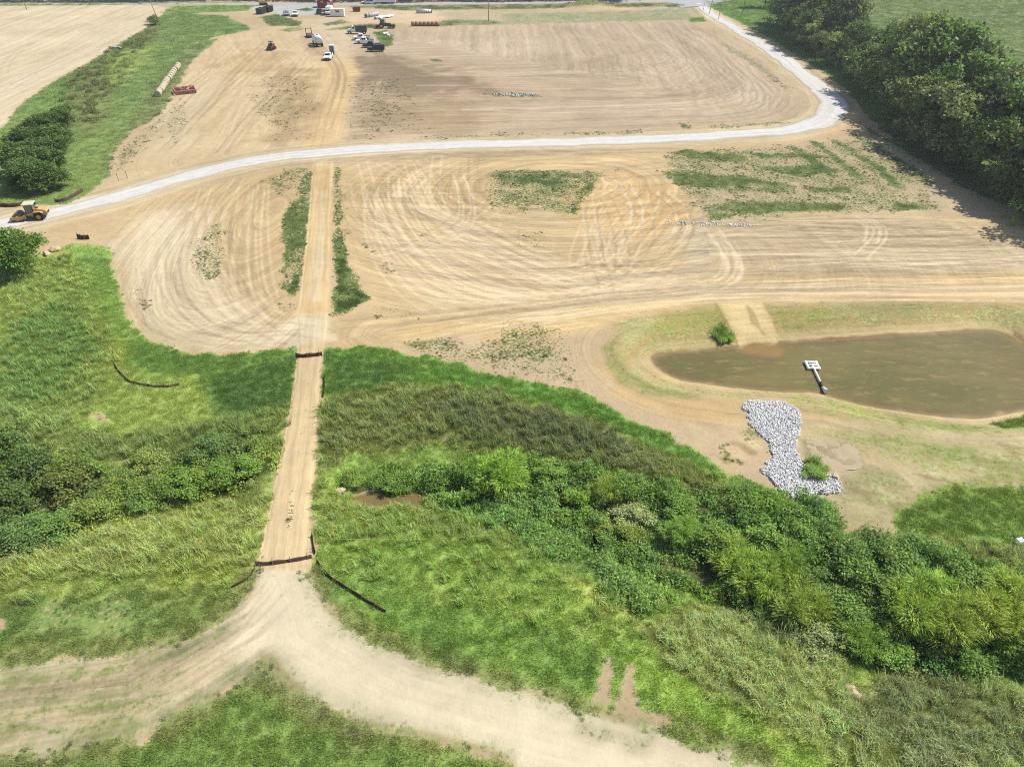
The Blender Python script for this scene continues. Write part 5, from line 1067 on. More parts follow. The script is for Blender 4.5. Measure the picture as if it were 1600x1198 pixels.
# dump truck
e = empty('dump_truck', at(558, 53), R(183), 'white cabbed dump truck with grey dump body', 'dump truck')
part(e, 'chassis', 'black_paint', lambda m: m.box((-.2, 0, .75), (6.6, 1.0, .3)))
part(e, 'hood', 'white_paint', lambda m: m.prism([(1.75, .7), (1.75, 1.75), (2.9, 1.55), (3.25, 1.3), (3.3, .7)], -.85, .85))
cb_ = part(e, 'cab', 'white_paint', lambda m: m.prism([(.35, .8), (.35, 2.5), (1.5, 2.5), (1.85, 1.7), (1.85, .8)], -1.1, 1.1, .08, 2.0))
part(cb_, 'windshield', 'glass', lambda m: m.box((1.70, 0, 2.1), (.06, 1.8, .62), ('Y', R(-22))))
for sg in (-1, 1): part(cb_, 'side_window', 'glass', lambda m: m.box((1.0, sg * 1.07, 2.05), (.75, .07, .55)))
part(e, 'dump_body', 'bed_grey', lambda m: (m.box((-1.75, 0, 1.15), (3.8, 2.2, .12)), m.box((-1.75, 1.12, 1.75), (3.8, .1, 1.3)), m.box((-1.75, -1.12, 1.75), (3.8, .1, 1.3)), m.box((.12, 0, 1.9), (.1, 2.2, 1.6)), m.box((-3.62, 0, 1.7), (.1, 2.2, 1.2)), [m.box((-3.3 + k * .75, s_ * 1.2, 1.75), (.12, .1, 1.25)) for k in range(5) for s_ in (-1, 1)]))
part(e, 'cab_shield', 'bed_grey', lambda m: m.box((.5, 0, 2.66), (.9, 2.1, .08)))
part(e, 'bumper', 'steel', lambda m: m.box((3.35, 0, .65), (.15, 2.2, .3)))
for x_ in (2.5, -1.6, -2.75):
    for sg in (-1, 1): wheel(e, (x_, sg * .98, .52), .52, .4, 'white_paint')

# water truck seen from behind, and the machine standing ahead of it
e = empty('water_truck', at(497, 71), R(112), 'white round tank water truck seen from behind on wet soil', 'water truck')
part(e, 'chassis', 'black_paint', lambda m: m.box((0, 0, .8), (7.4, 1.0, .3)))
part(e, 'cab', 'white_paint', lambda m: m.prism([(2.0, .7), (2.0, 2.5), (3.1, 2.5), (3.5, 1.6), (4.3, 1.45), (4.4, .7)], -1.1, 1.1))
part(e, 'windshield', 'glass', lambda m: m.box((3.33, 0, 2.05), (.06, 1.9, .7), ('Y', R(-24))))
tk_ = part(e, 'tank', 'white_paint', lambda m: m.tube((-3.5, 0, 2.05), (1.6, 0, 2.05), 1.28, None, 24), True)
part(tk_, 'tank_end', 'galvanized', lambda m: m.tube((-3.5, 0, 2.05), (-3.72, 0, 2.05), 1.22, .9, 24), True); part(tk_, 'manhole', 'steel', lambda m: m.tube((-1, 0, 3.25), (-1, 0, 3.5), .35, None, 12))
part(e, 'spray_bar', 'black_plastic', lambda m: (m.box((-3.9, 0, .85), (.25, 2.3, .35)), m.box((-3.8, .9, 1.2), (.2, .2, .6)), m.box((-3.8, -.9, 1.2), (.2, .2, .6))))
for x_ in (3.3, -1.7, -2.85):
    for sg in (-1, 1): wheel(e, (x_, sg * 1.0, .52), .52, .45, 'white_paint')
e = empty('equipment_trailer', at(484.5, 58), R(112), 'small dark flat trailer with a raised frame ahead of the water truck', 'trailer')
part(e, 'deck', 'brown_paint', lambda m: m.box((0, 0, .8), (5.0, 2.2, .2))); part(e, 'raised_frame', 'black_paint', lambda m: (m.box((1.6, .95, 1.7), (.15, .15, 1.7)), m.box((1.6, -.95, 1.7), (.15, .15, 1.7)), m.box((1.6, 0, 2.5), (.15, 2.0, .15)), m.box((2.4, .95, 1.7), (.12, .12, 1.7)), m.box((2.4, -.95, 1.7), (.12, .12, 1.7)), m.box((2.0, .95, 2.5), (.9, .12, .12)), m.box((2.0, -.95, 2.5), (.9, .12, .12))))
part(e, 'drawbar', 'steel', lambda m: m.box((3.2, 0, .7), (1.6, .2, .2)))
for x_ in (-.6, .4):
    for sg in (-1, 1): wheel(e, (x_, sg * 1.15, .4), .4, .28)

# portable toilet
e = empty('portable_toilet', at(519.5, 85), R(-90), 'grey portable toilet with white roof behind the white pickup', 'portable toilet', None, 1.15)
part(e, 'cabin', 'blue_grey', lambda m: (m.box((0, 0, 1.15), (1.15, 1.15, 2.1)), [m.box((0, s_ * .58, 1.15), (.9, .04, 1.7)) for s_ in (-1, 1)]))
dr = part(e, 'door', 'grey_paint', lambda m: m.box((.60, 0, 1.1), (.05, .8, 1.85))); part(dr, 'handle', 'black_plastic', lambda m: m.box((.64, .3, 1.1), (.05, .06, .2)))
part(e, 'roof', 'white_paint', lambda m: m.prism([(-.62, 2.2), (-.55, 2.38), (0, 2.48), (.55, 2.38), (.62, 2.2)], -.62, .62)); part(e, 'skid', 'wood', lambda m: (m.box((0, .45, .05), (1.4, .14, .1)), m.box((0, -.45, .05), (1.4, .14, .1))))

# compact loader, standing alone
e = empty('compact_loader', at(424.5, 78), R(-100), 'brown compact track loader standing alone on the graded soil', 'loader', None, 1.15)
part(e, 'body', 'brown_paint', lambda m: m.prism([(-1.3, .5), (-1.35, 1.3), (-.9, 1.45), (.3, 1.2), (.6, .6)], -.55, .55)); cb_ = part(e, 'cab', 'black_paint', lambda m: (m.box((-.1, 0, 2.1), (1.1, 1.0, .1)), [m.box((x_, y_, 1.6), (.09, .09, 1.0)) for x_ in (-.6, .4) for y_ in (-.45, .45)]))
part(cb_, 'seat', 'black_plastic', lambda m: (m.box((-.1, 0, 1.3), (.45, .45, .12)), m.box((-.3, 0, 1.55), (.1, .45, .45))))
for sg in (-1, 1):
    part(e, 'track', 'rubber', lambda m: m.prism([(-1.2, .12), (-1.35, .4), (-1.0, .78), (.75, .72), (1.05, .4), (.85, .06), (-.9, .04)], sg * .75 - .17, sg * .75 + .17))
    part(e, 'lift_arm', 'rust', lambda m: (m.box((.1, sg * .62, 1.2), (2.4, .12, .2), ('Y', R(18))), m.box((1.25, sg * .62, .65), (.16, .12, .8))))
part(e, 'bucket', 'steel', lambda m: m.prism([(1.25, .08), (1.3, .62), (1.4, .65), (1.42, .16), (2.0, .12), (2.0, .06)], -.9, .9))

# tractor
e = empty('farm_tractor', at(600.5, 44.5), R(2), 'green farm tractor with yellow wheels on the grass strip', 'tractor', None, 1.05)
part(e, 'hood', 'green_paint', lambda m: m.prism([(.2, .9), (.2, 1.75), (2.3, 1.6), (2.6, 1.35), (2.6, .9)], -.45, .45)); cb_ = part(e, 'cab', 'cab_glass', lambda m: m.prism([(-1.2, 1.2), (-1.25, 2.6), (.1, 2.6), (.3, 1.2)], -.75, .75, .08, 2.0))
part(cb_, 'cab_roof', 'green_paint', lambda m: m.box((-.6, 0, 2.70), (1.7, 1.6, .18))); part(cb_, 'cab_frame', 'black_plastic', lambda m: [m.box((x_, y_, 1.9), (.1, .1, 1.5)) for x_ in (-1.22, .18) for y_ in (-.73, .73)])
for sg in (-1, 1):
    part(e, 'fender', 'green_paint', lambda m: m.prism([(-1.75, 1.3), (-1.45, 1.75), (-.6, 1.85), (-.05, 1.5), (-.1, 1.4), (-.65, 1.72), (-1.4, 1.63), (-1.65, 1.28)], sg * .95 - .28, sg * .95 + .28))
    wheel(e, (-.85, sg * .98, .86), .86, .5, 'yellow_rim', .6, 'rear_wheel'); wheel(e, (1.9, sg * .9, .6), .6, .4, 'orange_rim', .6, 'front_wheel')
part(e, 'exhaust', 'black_paint', lambda m: m.tube((.6, .3, 1.7), (.6, .3, 2.7), .06)); part(e, 'axle', 'black_paint', lambda m: (m.box((1.9, 0, .62), (.2, 1.5, .2)), m.box((-.85, 0, .86), (.3, 1.6, .3)), m.box((.5, 0, .8), (3.0, .5, .4))))
part(e, 'rear_implement', 'black_paint', lambda m: (m.box((-2.4, 0, .7), (1.1, 2.4, .7)), m.box((-1.7, 0, .8), (.6, .5, .2))))
part(e, 'front_implement', 'green_paint', lambda m: (m.box((3.3, 0, .8), (1.2, 2.3, .9)), m.box((2.7, 0, .7), (.5, .6, .3))))

# the roller on the gravel road
e = empty('soil_roller', at(50, 343), R(194), 'yellow soil roller with smooth drum and canopy cab on the gravel road', 'road roller', None, .95)
part(e, 'drum', 'drum_steel', lambda m: m.tube((1.75, -1.05, .76), (1.75, 1.05, .76), .76, None, 32), True)
def yoke(m):
    for sg in (-1, 1): m.box((1.55, sg * 1.19, .80), (2.2, .16, .42)); m.tube((1.75, sg * 1.06, .76), (1.75, sg * 1.3, .76), .34, None, 16)
    m.box((2.70, 0, .78), (.2, 2.54, .45)); m.box((.62, 0, .88), (.34, 2.54, .50))
part(e, 'drum_frame', 'yellow_paint', yoke); part(e, 'scraper', 'white_paint', lambda m: m.box((2.88, 0, .55), (.1, 2.5, .24), ('Y', R(20))))
part(e, 'articulation', 'black_paint', lambda m: m.box((.3, 0, .8), (.5, .7, .6))); part(e, 'chassis', 'yellow_paint', lambda m: (m.box((-1.25, 0, .95), (2.9, 1.15, .5)), m.box((-.35, 0, 1.2), (1.3, 1.9, .22))))
hd = part(e, 'engine_hood', 'yellow_paint', lambda m: m.prism([(-1.0, 1.2), (-1.0, 2.0), (-1.35, 2.04), (-2.75, 1.72), (-2.98, 1.42), (-2.95, 1.0), (-2.7, .9)], -.78, .78, .10, 1.5))
part(hd, 'side_grille', 'black_plastic', lambda m: [m.box((-1.9, s_ * .80, 1.35), (.8, .04, .35)) for s_ in (-1, 1)]); part(hd, 'exhaust', 'black_paint', lambda m: (m.tube((-1.45, .45, 1.98), (-1.45, .45, 2.45), .06), m.box((-1.4, 0, 2.05), (.5, .5, .06)))); part(hd, 'rear_grille', 'black_plastic', lambda m: m.box((-2.98, 0, 1.25), (.06, 1.0, .35)))
cb_ = part(e, 'cab', 'black_plastic', lambda m: [m.box((x_, y_, 2.05), (.09, .09, 1.5)) for x_ in (-.95, .22) for y_ in (-.76, .76)] + [m.box((-.36, y_, 1.32), (1.2, .08, .1)) for y_ in (-.76, .76)] + [m.box((x_, 0, 1.32), (.08, 1.5, .1)) for x_ in (-.95, .22)])
for nm, c_, d_ in (('side_window', (-.36, .77, 2.02), (1.05, .03, 1.3)), ('side_window', (-.36, -.77, 2.02), (1.05, .03, 1.3)), ('windshield', (.23, 0, 2.02), (.03, 1.42, 1.3)), ('rear_window', (-.96, 0, 2.10), (.03, 1.42, 1.1))):
    part(cb_, nm, 'cab_glass', lambda m: m.box(c_, d_))
part(cb_, 'canopy', 'cream_paint', lambda m: (m.box((-.36, 0, 2.88), (1.75, 1.95, .14)), m.box((-.36, 0, 2.98), (1.75, 1.95, .10), None, (.86, .86)))); part(cb_, 'door_frame', 'yellow_paint', lambda m: [m.box((.05, s_ * .80, 1.9), (.07, .05, 1.3)) for s_ in (-1, 1)]); part(cb_, 'operator_seat', 'black_plastic', lambda m: (m.box((-.45, 0, 1.5), (.5, .5, .15)), m.box((-.72, 0, 1.85), (.12, .5, .6))))
part(e, 'step', 'black_paint', lambda m: [m.box((-.2, s_ * 1.0, z_), (.5, .22, .05)) for s_ in (-1, 1) for z_ in (.55, .85)])
for sg in (-1, 1):
    part(e, 'fender', 'yellow_paint', lambda m: m.prism([(-2.4, 1.38), (-2.1, 1.62), (-1.0, 1.62), (-.7, 1.38), (-.78, 1.34), (-1.05, 1.56), (-2.05, 1.56), (-2.34, 1.34)], sg * .98 - .25, sg * .98 + .25))
    wheel(e, (-1.6, sg * .98, .76), .76, .56, 'orange_rim', .56)
    part(e, 'headlight', 'lamp_lens', lambda m: m.box((.30, sg * .6, 2.72), (.1, .2, .14)))

# buildings and containers on the far yard
e = empty('red_building', at(508, 12), R(2), 'red walled metal building with white roof beside the yard', 'building')
part(e, 'wall', 'red_paint', lambda m: m.prism([(-3.0, 0), (-3.0, 2.7), (0, 3.4), (3.0, 2.7), (3.0, 0)], -1.5, 3.5)); part(e, 'roof', 'roof_metal', lambda m: (m.box((-1.6, 1.0, 3.18), (3.4, 5.6, .1), ('Y', R(-13.2))), m.box((1.6, 1.0, 3.18), (3.4, 5.6, .1), ('Y', R(13.2)))))
part(e, 'sign_board', 'cream_paint', lambda m: m.box((-.8, -1.55, 2.35), (1.2, .06, .5))); part(e, 'door', 'white_paint', lambda m: m.box((1.9, -1.53, 1.05), (1.0, .06, 2.1))); part(e, 'corner_trim', 'white_paint', lambda m: [m.box((x_, -1.52, 1.35), (.2, .1, 2.7)) for x_ in (-2.98, 2.98)])
e = empty('office_container', at(528, 26), R(1), 'white site office container with one dark window', 'container', None, 1.0)
part(e, 'wall', 'white_paint', lambda m: (m.box((0, 0, 1.45), (5.6, 2.4, 2.5)), [m.box((-2.6 + .4 * k, -1.215, 1.45), (.14, .05, 2.3)) for k in range(14) if k not in (6, 7, 8)])); part(e, 'roof', 'roof_metal', lambda m: m.box((0, 0, 2.76), (5.75, 2.55, .12)))
wi = part(e, 'window', 'glass', lambda m: m.box((.25, -1.24, 1.95), (1.5, .08, .75))); part(wi, 'frame', 'white_paint', lambda m: (m.box((.25, -1.25, 2.36), (1.7, .12, .08)), m.box((.25, -1.25, 1.54), (1.7, .12, .08)), m.box((-.55, -1.25, 1.95), (.08, .12, .75)), m.box((1.05, -1.25, 1.95), (.08, .12, .75)), m.box((.25, -1.26, 1.95), (.06, .12, .75)))); part(e, 'skid', 'steel', lambda m: [m.box((0, y_, .1), (5.6, .2, .2)) for y_ in (-.9, .9)])
e = empty('box_truck', at(514.5, 23), R(-90), 'white box truck facing the camera between the red building and the container', 'box truck', None, .9)
part(e, 'cargo_box', 'white_paint', lambda m: m.box((-1.4, 0, 2.0), (4.6, 2.4, 2.5))); cb_ = part(e, 'cab', 'white_paint', lambda m: m.prism([(1.0, .7), (1.0, 2.3), (1.7, 2.3), (2.2, 1.5), (2.9, 1.35), (3.0, .7)], -1.0, 1.0)); part(cb_, 'windshield', 'glass', lambda m: m.box((1.99, 0, 1.92), (.06, 1.7, .75), ('Y', R(-32)))); part(e, 'chassis', 'black_paint', lambda m: m.box((-.5, 0, .62), (6.6, 1.2, .25)))
for x_ in (2.1, -2.3):
    for sg in (-1, 1): wheel(e, (x_, sg * .9, .42), .42, .3)
e = empty('long_trailer', at(603, 7), R(2), 'long white low trailer by the paved road', 'trailer')
part(e, 'box_body', 'white_paint', lambda m: m.box((0, 0, 1.5), (8.6, 2.3, 1.1))); part(e, 'chassis', 'black_paint', lambda m: m.box((0, 0, .8), (8.2, 1.4, .25))); part(e, 'hitch', 'steel', lambda m: m.tube((4.2, 0, .8), (5.8, 0, .6), .1))
for x_ in (-1.6, -.5):
    for sg in (-1, 1): wheel(e, (x_, sg * 1.0, .42), .42, .3)
for px, mt, lb, sc_ in (((408.5, 22), 'dark_green', 'dark green steel dumpster at the edge of the weedy mound', 1.0), ((420, 19), 'black_paint', 'black steel dumpster behind the green one', 1.0), ((557.5, 18.5), 'red_paint', 'red steel tank box on the sandy yard', .72)):
    e = empty('dumpster', at(*px), R(80 if mt != 'red_paint' else 5), lb, 'dumpster', None, sc_)
    part(e, 'shell', mt, lambda m: (m.prism([(-1.9, .2), (-2.2, 2.1), (2.2, 2.1), (1.9, .2)], -1.2, -1.1), m.prism([(-1.9, .2), (-2.2, 2.1), (2.2, 2.1), (1.9, .2)], 1.1, 1.2), m.box((0, 0, .25), (3.8, 2.3, .1)), m.box((2.05, 0, 1.15), (.1, 2.2, 1.95), ('Y', R(9))), m.box((-2.05, 0, 1.15), (.1, 2.2, 1.95), ('Y', R(-9)))))
    part(e, 'rib', mt, lambda m: [m.box((x_, s_ * 1.25, 1.15), (.12, .12, 1.9)) for x_ in (-1.2, -.4, .4, 1.2) for s_ in (-1, 1)]); part(e, 'top_rail', mt, lambda m: (m.box((0, 1.2, 2.12), (4.5, .16, .12)), m.box((0, -1.2, 2.12), (4.5, .16, .12)))); part(e, 'contents', 'rust', lambda m: m.box((0, 0, 1.7), (3.9, 2.15, .3), None, (.8, .7)))
e = empty('excavator', at(412, 8.5), R(20), 'small yellow excavator with raised dark boom beyond the dumpsters', 'excavator')
part(e, 'house', 'yellow_paint', lambda m: m.prism([(-1.8, .9), (-1.8, 1.9), (-.4, 2.0), (1.0, 1.6), (1.0, .9)], -1.1, 1.1)); cb_ = part(e, 'cab', 'cream_paint', lambda m: m.box((.3, .5, 2.1), (1.3, 1.0, 1.3))); part(cb_, 'windshield', 'glass', lambda m: m.box((.98, .5, 2.15), (.06, .8, .9)))
part(e, 'boom', 'black_paint', lambda m: (m.box((1.9, -.3, 2.3), (2.6, .3, .4), ('Y', R(-42))), m.box((3.5, -.3, 2.6), (2.0, .25, .3), ('Y', R(50))))); part(e, 'bucket', 'steel', lambda m: m.prism([(3.8, 1.3), (4.5, 1.7), (4.5, 1.1), (4.0, .9)], -.7, .1))
for sg in (-1, 1): part(e, 'track', 'rubber', lambda m: m.prism([(-1.6, .1), (-1.8, .45), (-1.5, .85), (1.5, .85), (1.8, .45), (1.6, .1)], sg * .95 - .25, sg * .95 + .25))

# pipes
for px, dx, lb in (((579, 26.5), 0, 'large grey culvert pipe, left one of the pair with dark mouths'), ((583.2, 26), 0, 'large grey culvert pipe, right one of the pair with dark mouths')):
    e = empty('culvert_pipe', at(*px), R(62), lb, 'culvert pipe', 'culvert pipes on the sandy yard')
    part(e, 'pipe', 'pipe_grey', lambda m: m.ring((-3.0, 0, .75), (3.0, 0, .75), .74, .64, 20), True); part(e, 'rib', 'galvanized', lambda m: [m.ring((x_, 0, .75), (x_ + .12, 0, .75), .79, .73, 20) for x_ in np.arange(-2.9, 2.9, .5)])
e = empty('culvert_pipe', at(663, 21), R(2), 'long pale grey culvert pipe lying alone on the sandy yard', 'culvert pipe', 'culvert pipes on the sandy yard')
part(e, 'pipe', 'galvanized', lambda m: m.ring((-2.8, 0, .75), (2.8, 0, .75), .74, .64, 20), True); part(e, 'rib', 'pipe_grey', lambda m: [m.ring((x_, 0, .75), (x_ + .14, 0, .75), .80, .73, 20) for x_ in np.arange(-2.7, 2.7, .9)]); part(e, 'end_collar', 'grey_paint', lambda m: [m.ring((s_ * 3.2, 0, .7), (s_ * 2.75, 0, .7), .62, .5, 16) for s_ in (-1, 1)])
pr_ = random.Random(9)
for i, (px, rz, ln_, lb) in enumerate((((590, 29), 70, 4.2, 'white plastic pipe closest to the culvert pair'), ((593, 30), 50, 4.6, 'white plastic pipe second from the culvert pair'), ((596, 30), 80, 4.0, 'white plastic pipe behind the tractor cab'), ((599, 29), 20, 5.0, 'white plastic pipe crossing the middle of the pile'),
        ((602, 28.5), 60, 4.0, 'white plastic pipe near the pile end'), ((606, 28), 35, 4.4, 'white plastic pipe at the outer end of the pile'), ((610, 27.5), 55, 3.2, 'short white plastic pipe farthest from the culverts'))):
    p = at(*px); e = empty('plastic_pipe', p, R(rz), lb, 'pipe', 'white pipes piled behind the tractor')
    part(e, 'pipe', 'pvc_white', lambda m: m.ring((-ln_ / 2, 0, .42 + .22 * (i % 2)), (ln_ / 2, 0, .42 + .22 * (i % 2)), .34, .27, 14), True); part(e, 'collar', 'black_plastic', lambda m: m.ring((-ln_ / 2 - .05, 0, .42 + .22 * (i % 2)), (-ln_ / 2 + .35, 0, .42 + .22 * (i % 2)), .40, .33, 14))

# round bales
def bale(px, rz, label, group, mt='hay', r=.78, w=1.45):
    e = empty('hay_bale', at(*px), R(rz), label, 'hay bale', group)
    part(e, 'bale', mt, lambda m: m.tube((-w / 2 + .06, 0, r), (w / 2 - .06, 0, r), r, None, 20), True)
    part(e, 'end_face', 'net_wrap' if mt == 'hay_dry' else 'hay', lambda m: (m.tube((w / 2 - .06, 0, r), (w / 2, 0, r), r, r * .93, 20), m.tube((-w / 2 + .06, 0, r), (-w / 2, 0, r), r, r * .93, 20)))
    part(e, 'wrap_band', 'net_wrap', lambda m: [m.ring((x_, 0, r), (x_ + .04, 0, r), r + .012, r - .02, 20) for x_ in (-.35, .3)])
    return e
for i in range(7): bale((646 + i * 6.3, 41), 2 + pr_.uniform(-4, 4), '%s bale from the tractor in the straight far row' % ORD[i], 'bales in the far row', 'hay_dry', .76, 1.46)
for (a_, b_, nb_, nm_) in (((248.5, 151), (261, 132), 8, 'lower'), ((262.5, 130), (279.5, 107), 9, 'upper')):
    pa, pb = at(*a_), at(*b_); dv = pb - pa; rz_ = math.degrees(math.atan2(dv.y, dv.x))
    for i in range(nb_):
        q_ = pa.lerp(pb, i / (nb_ - 1)); e = bale((0, 900), rz_ + pr_.uniform(-5, 5), 'hay bale %s from the near end of the %s row in the ditch grass' % (ORD[i], nm_), 'bales in the ditch grass', 'hay', .80, 1.62)
        e.location = (q_.x + pr_.uniform(-.12, .12), q_.y, ground(q_.x, q_.y)); 

# disc harrow
e = empty('disc_harrow', at(290, 145), R(28), 'faded red disc harrow at the edge of the ditch grass', 'disc harrow', None, 1.15)
part(e, 'frame', 'dull_red', lambda m: (m.box((0, 2.0, .8), (4.6, .16, .16)), m.box((0, -1.8, .8), (4.6, .16, .16)), [m.box((x_, .1, .8), (.16, 3.8, .14)) for x_ in (-2.2, -.75, .75, 2.2)], m.box((-1.1, .1, .98), (.14, 3.6, .14), ('Z', R(32))), m.box((1.1, .1, .98), (.14, 3.6, .14), ('Z', R(-32)))))
part(e, 'drawbar', 'dull_red', lambda m: (m.tube((.4, 2.0, .75), (1.6, 5.0, .5), .10), m.tube((2.2, 2.0, .75), (1.6, 5.0, .5), .10)))
for y_ in (1.7, .5, -.6, -1.6):
    part(e, 'disc_gang', 'dull_red', lambda m: (m.tube((-2.2, y_, .42), (2.2, y_, .42), .06), [m.tube((x_, y_ - .02, .42), (x_ + .04, y_ + .02, .42), .42, .38, 14) for x_ in np.arange(-2.1, 2.2, .5)]))
part(e, 'toolbar', 'dull_red', lambda m: (m.box((0, .1, 1.25), (4.2, .2, .2)), m.box((-1.6, .1, 1.0), (.14, .14, .5)), m.box((1.6, .1, 1.0), (.14, .14, .5))))

# utility poles and survey stakes
def pole(px, h, label, lean=(0, 0), r=.16, arm=False):
    e = empty('utility_pole', at(*px), 0, label, 'utility pole', 'utility poles'); e.rotation_euler = (R(lean[0]), R(lean[1]), 0)
    part(e, 'pole', 'pole_wood', lambda m: m.tube((0, 0, -.3), (0, 0, h), r, r * .65, 10), True)
    if arm: part(e, 'crossarm', 'pole_wood', lambda m: m.box((0, .12, h - .6), (2.2, .12, .14)))
    part(e, 'insulator', 'grey_paint', lambda m: [m.tube((x_, .12 if arm else 0, h - .55 if arm else h - .02), (x_, .12 if arm else 0, h - .3 if arm else h + .2), .06, .04, 8) for x_ in ((-.9, 0, .9) if arm else (0,))])
pole((763.5, 33), 9.5, 'dark utility pole standing alone in the far weeds', arm=True); pole((250, 40), 10, 'leaning pale utility pole beside the lone bush', (0, -9)); pole((42, 15), 9, 'utility pole at the far corner of the tilled field', (0, -6))
pole((1108, 22), 8, 'leaning pale pole by the road junction', (0, 7), .12); pole((1122.5, 31), 6, 'short pale pole closest to the gravel road near the junction', (0, 1), .12); pole((1160, 22), 9, 'pale pole in the verge in front of the wood', (0, 3), .14); pole((1099, 17), 3.2, 'shortest pale post at the junction verge', (0, 0), .1)
for px, lb in (((185.5, 283), 'pale survey stake left of a pair beside the gravel road'), ((199.5, 279), 'pale survey stake right of a pair beside the gravel road')):
    e = empty('survey_stake', at(*px), 0, lb, 'stake', 'survey stakes'); part(e, 'stake', 'pale_wood', lambda m: (m.box((0, 0, .7), (.12, .08, 1.5)), m.box((0, 0, 1.5), (.12, .08, .12), None, (.1, .6)))); part(e, 'flagging', 'rope_yellow', lambda m: m.box((.05, -.06, 1.25), (.2, .04, .16)))
e = empty('marker_tape', at(659, 369), R(10), 'small orange marker flag on the tracked soil', 'marker'); part(e, 'tape', 'orange_tape', lambda m: (m.box((0, 0, .10), (.55, .16, .03), ('X', R(20))), m.box((.25, .1, .08), (.3, .12, .03), ('Z', R(40))))); part(e, 'stub', 'pale_wood', lambda m: m.box((0, .05, .15), (.05, .05, .35)))

# silt fences
def silt_fence(pts, label, h=.62, spacing=1.7, mat='silt_fabric', lean=.12, sag=.12):
    P = smooth_line(A2(pts), 6); P, _ = resample(P, .35); n = len(P); d = np.gradient(P, axis=0); nn = np.stack([-d[:, 1], d[:, 0]], 1) / np.linalg.norm(d, axis=1)[:, None]
    z = H(P[:, 0], P[:, 1]); s = np.arange(n) * .35; sg = np.abs(np.sin(math.pi * s / spacing)) * sag; wob = .10 * (fbm(s, s * 0, .8, 71) - .5)
    o = P.mean(0); oz = float(z.min()); e = empty('silt_fence', (o[0], o[1], oz), 0, label, 'silt fence', 'black silt fences'); V = []
    for q, (f_, k_) in enumerate(((-.05, 0), (.5, .5), (1, 1))):
        hh = h * f_ - sg * k_; V.append(np.stack([P[:, 0] - o[0] + nn[:, 0] * (lean * k_ + wob * k_), P[:, 1] - o[1] + nn[:, 1] * (lean * k_ + wob * k_), z - oz + hh], 1))
    V2 = [v + np.concatenate([nn * .02, np.zeros((n, 1))], 1) for v in V[::-1]]
    F = grid_faces(6, n); link('fabric', mesh_np('fabric', np.concatenate(V + V2), F, M[mat], True), e)
    for i in range(0, n, max(int(spacing / .35), 1)):
        b_ = Vector((P[i, 0] - o[0], P[i, 1] - o[1], z[i] - oz)); MB().tube(b_ + Vector((0, 0, -.1)), b_ + Vector((nn[i, 0] * lean, nn[i, 1] * lean, h + .18)), .028, None, 5).build('stake', 'wood', e)
    return e
silt_fence([(462, 559), (475, 559.5), (492, 558), (505, 556)], 'dark silt fence across the path at the far side of the creek', .62)
silt_fence([(399, 885), (420, 884), (445, 881), (470, 877), (491, 871)], 'dark silt fence across the path at the near junction', .42, lean=.2)
silt_fence([(398, 888), (390, 900), (378, 910), (357, 919)], 'short dark silt fence left of the near junction', .4)
silt_fence([(494, 880), (515, 904), (548, 925), (575, 943), (602, 958)], 'long black silt fence curving through grass right of the junction', .36)
silt_fence([(175, 553), (178, 570), (188, 585), (205, 599), (250, 606), (285, 602)], 'low black silt fence half hidden in the left grass', .34)
silt_fence([(121, 373), (130, 374.5), (143, 374)], 'short black silt fence panel beside the gravel road bend', .8, .8)
silt_fence([(-20, 322), (20, 324), (45, 320), (58, 320)], 'black silt fence along the ditch behind the roller', .7)
silt_fence([(86, 317), (102, 315), (118, 307), (131, 299)], 'black silt fence at the lower end of the ditch beside the road', .7)
silt_fence([(486, 838), (489, 856), (492, 868)], 'short dark silt fence along the path edge above the junction', .35)
silt_fence([(506, 590), (506.5, 606), (505, 622)], 'short dark silt fence along the path edge in tall grass', .45)

# ropes on stakes
def rope_line(a, b_, label, nst=2, h=.95):
    p, q = at(*a), at(*b_); e = empty('rope_line', p, 0, label, 'rope line', 'yellow rope lines'); d = q - p
    pts = [Vector((d.x * t, d.y * t, d.z * t + h + .4 - .35 * math.sin(math.pi * t))) for t in np.linspace(0, 1, 13)]
    part(e, 'rope', 'rope_yellow', lambda m: m.path(pts, .014, 5))
    for t in np.linspace(0, 1, nst): part(e, 'stake', 'pale_wood', lambda m: m.tube((d.x * t, d.y * t, d.z * t - .1), (d.x * t, d.y * t, d.z * t + h + .55), .03, None, 6))
rope_line((505, 858), (778, 852), 'yellow rope strung between stakes through the grass right of the path'); rope_line((80, 878), (165, 878), 'yellow rope strung through the tall grass left of the junction'); rope_line((150, 692), (272, 682), 'yellow rope strung along the top of the left thicket'); rope_line((1420, 812), (1592, 852), 'yellow rope strung across the lawn to the white box')
e = empty('white_box', at(1590, 852), R(15), 'small white box at the end of the rope on the lawn', 'box'); part(e, 'box', 'pvc_white', lambda m: m.box((0, 0, .5), (.5, .4, .35))); part(e, 'post', 'pale_wood', lambda m: m.tube((0, 0, -.1), (0, 0, .4), .04)); part(e, 'lid', 'galvanized', lambda m: m.box((0, 0, .7), (.54, .44, .05)))

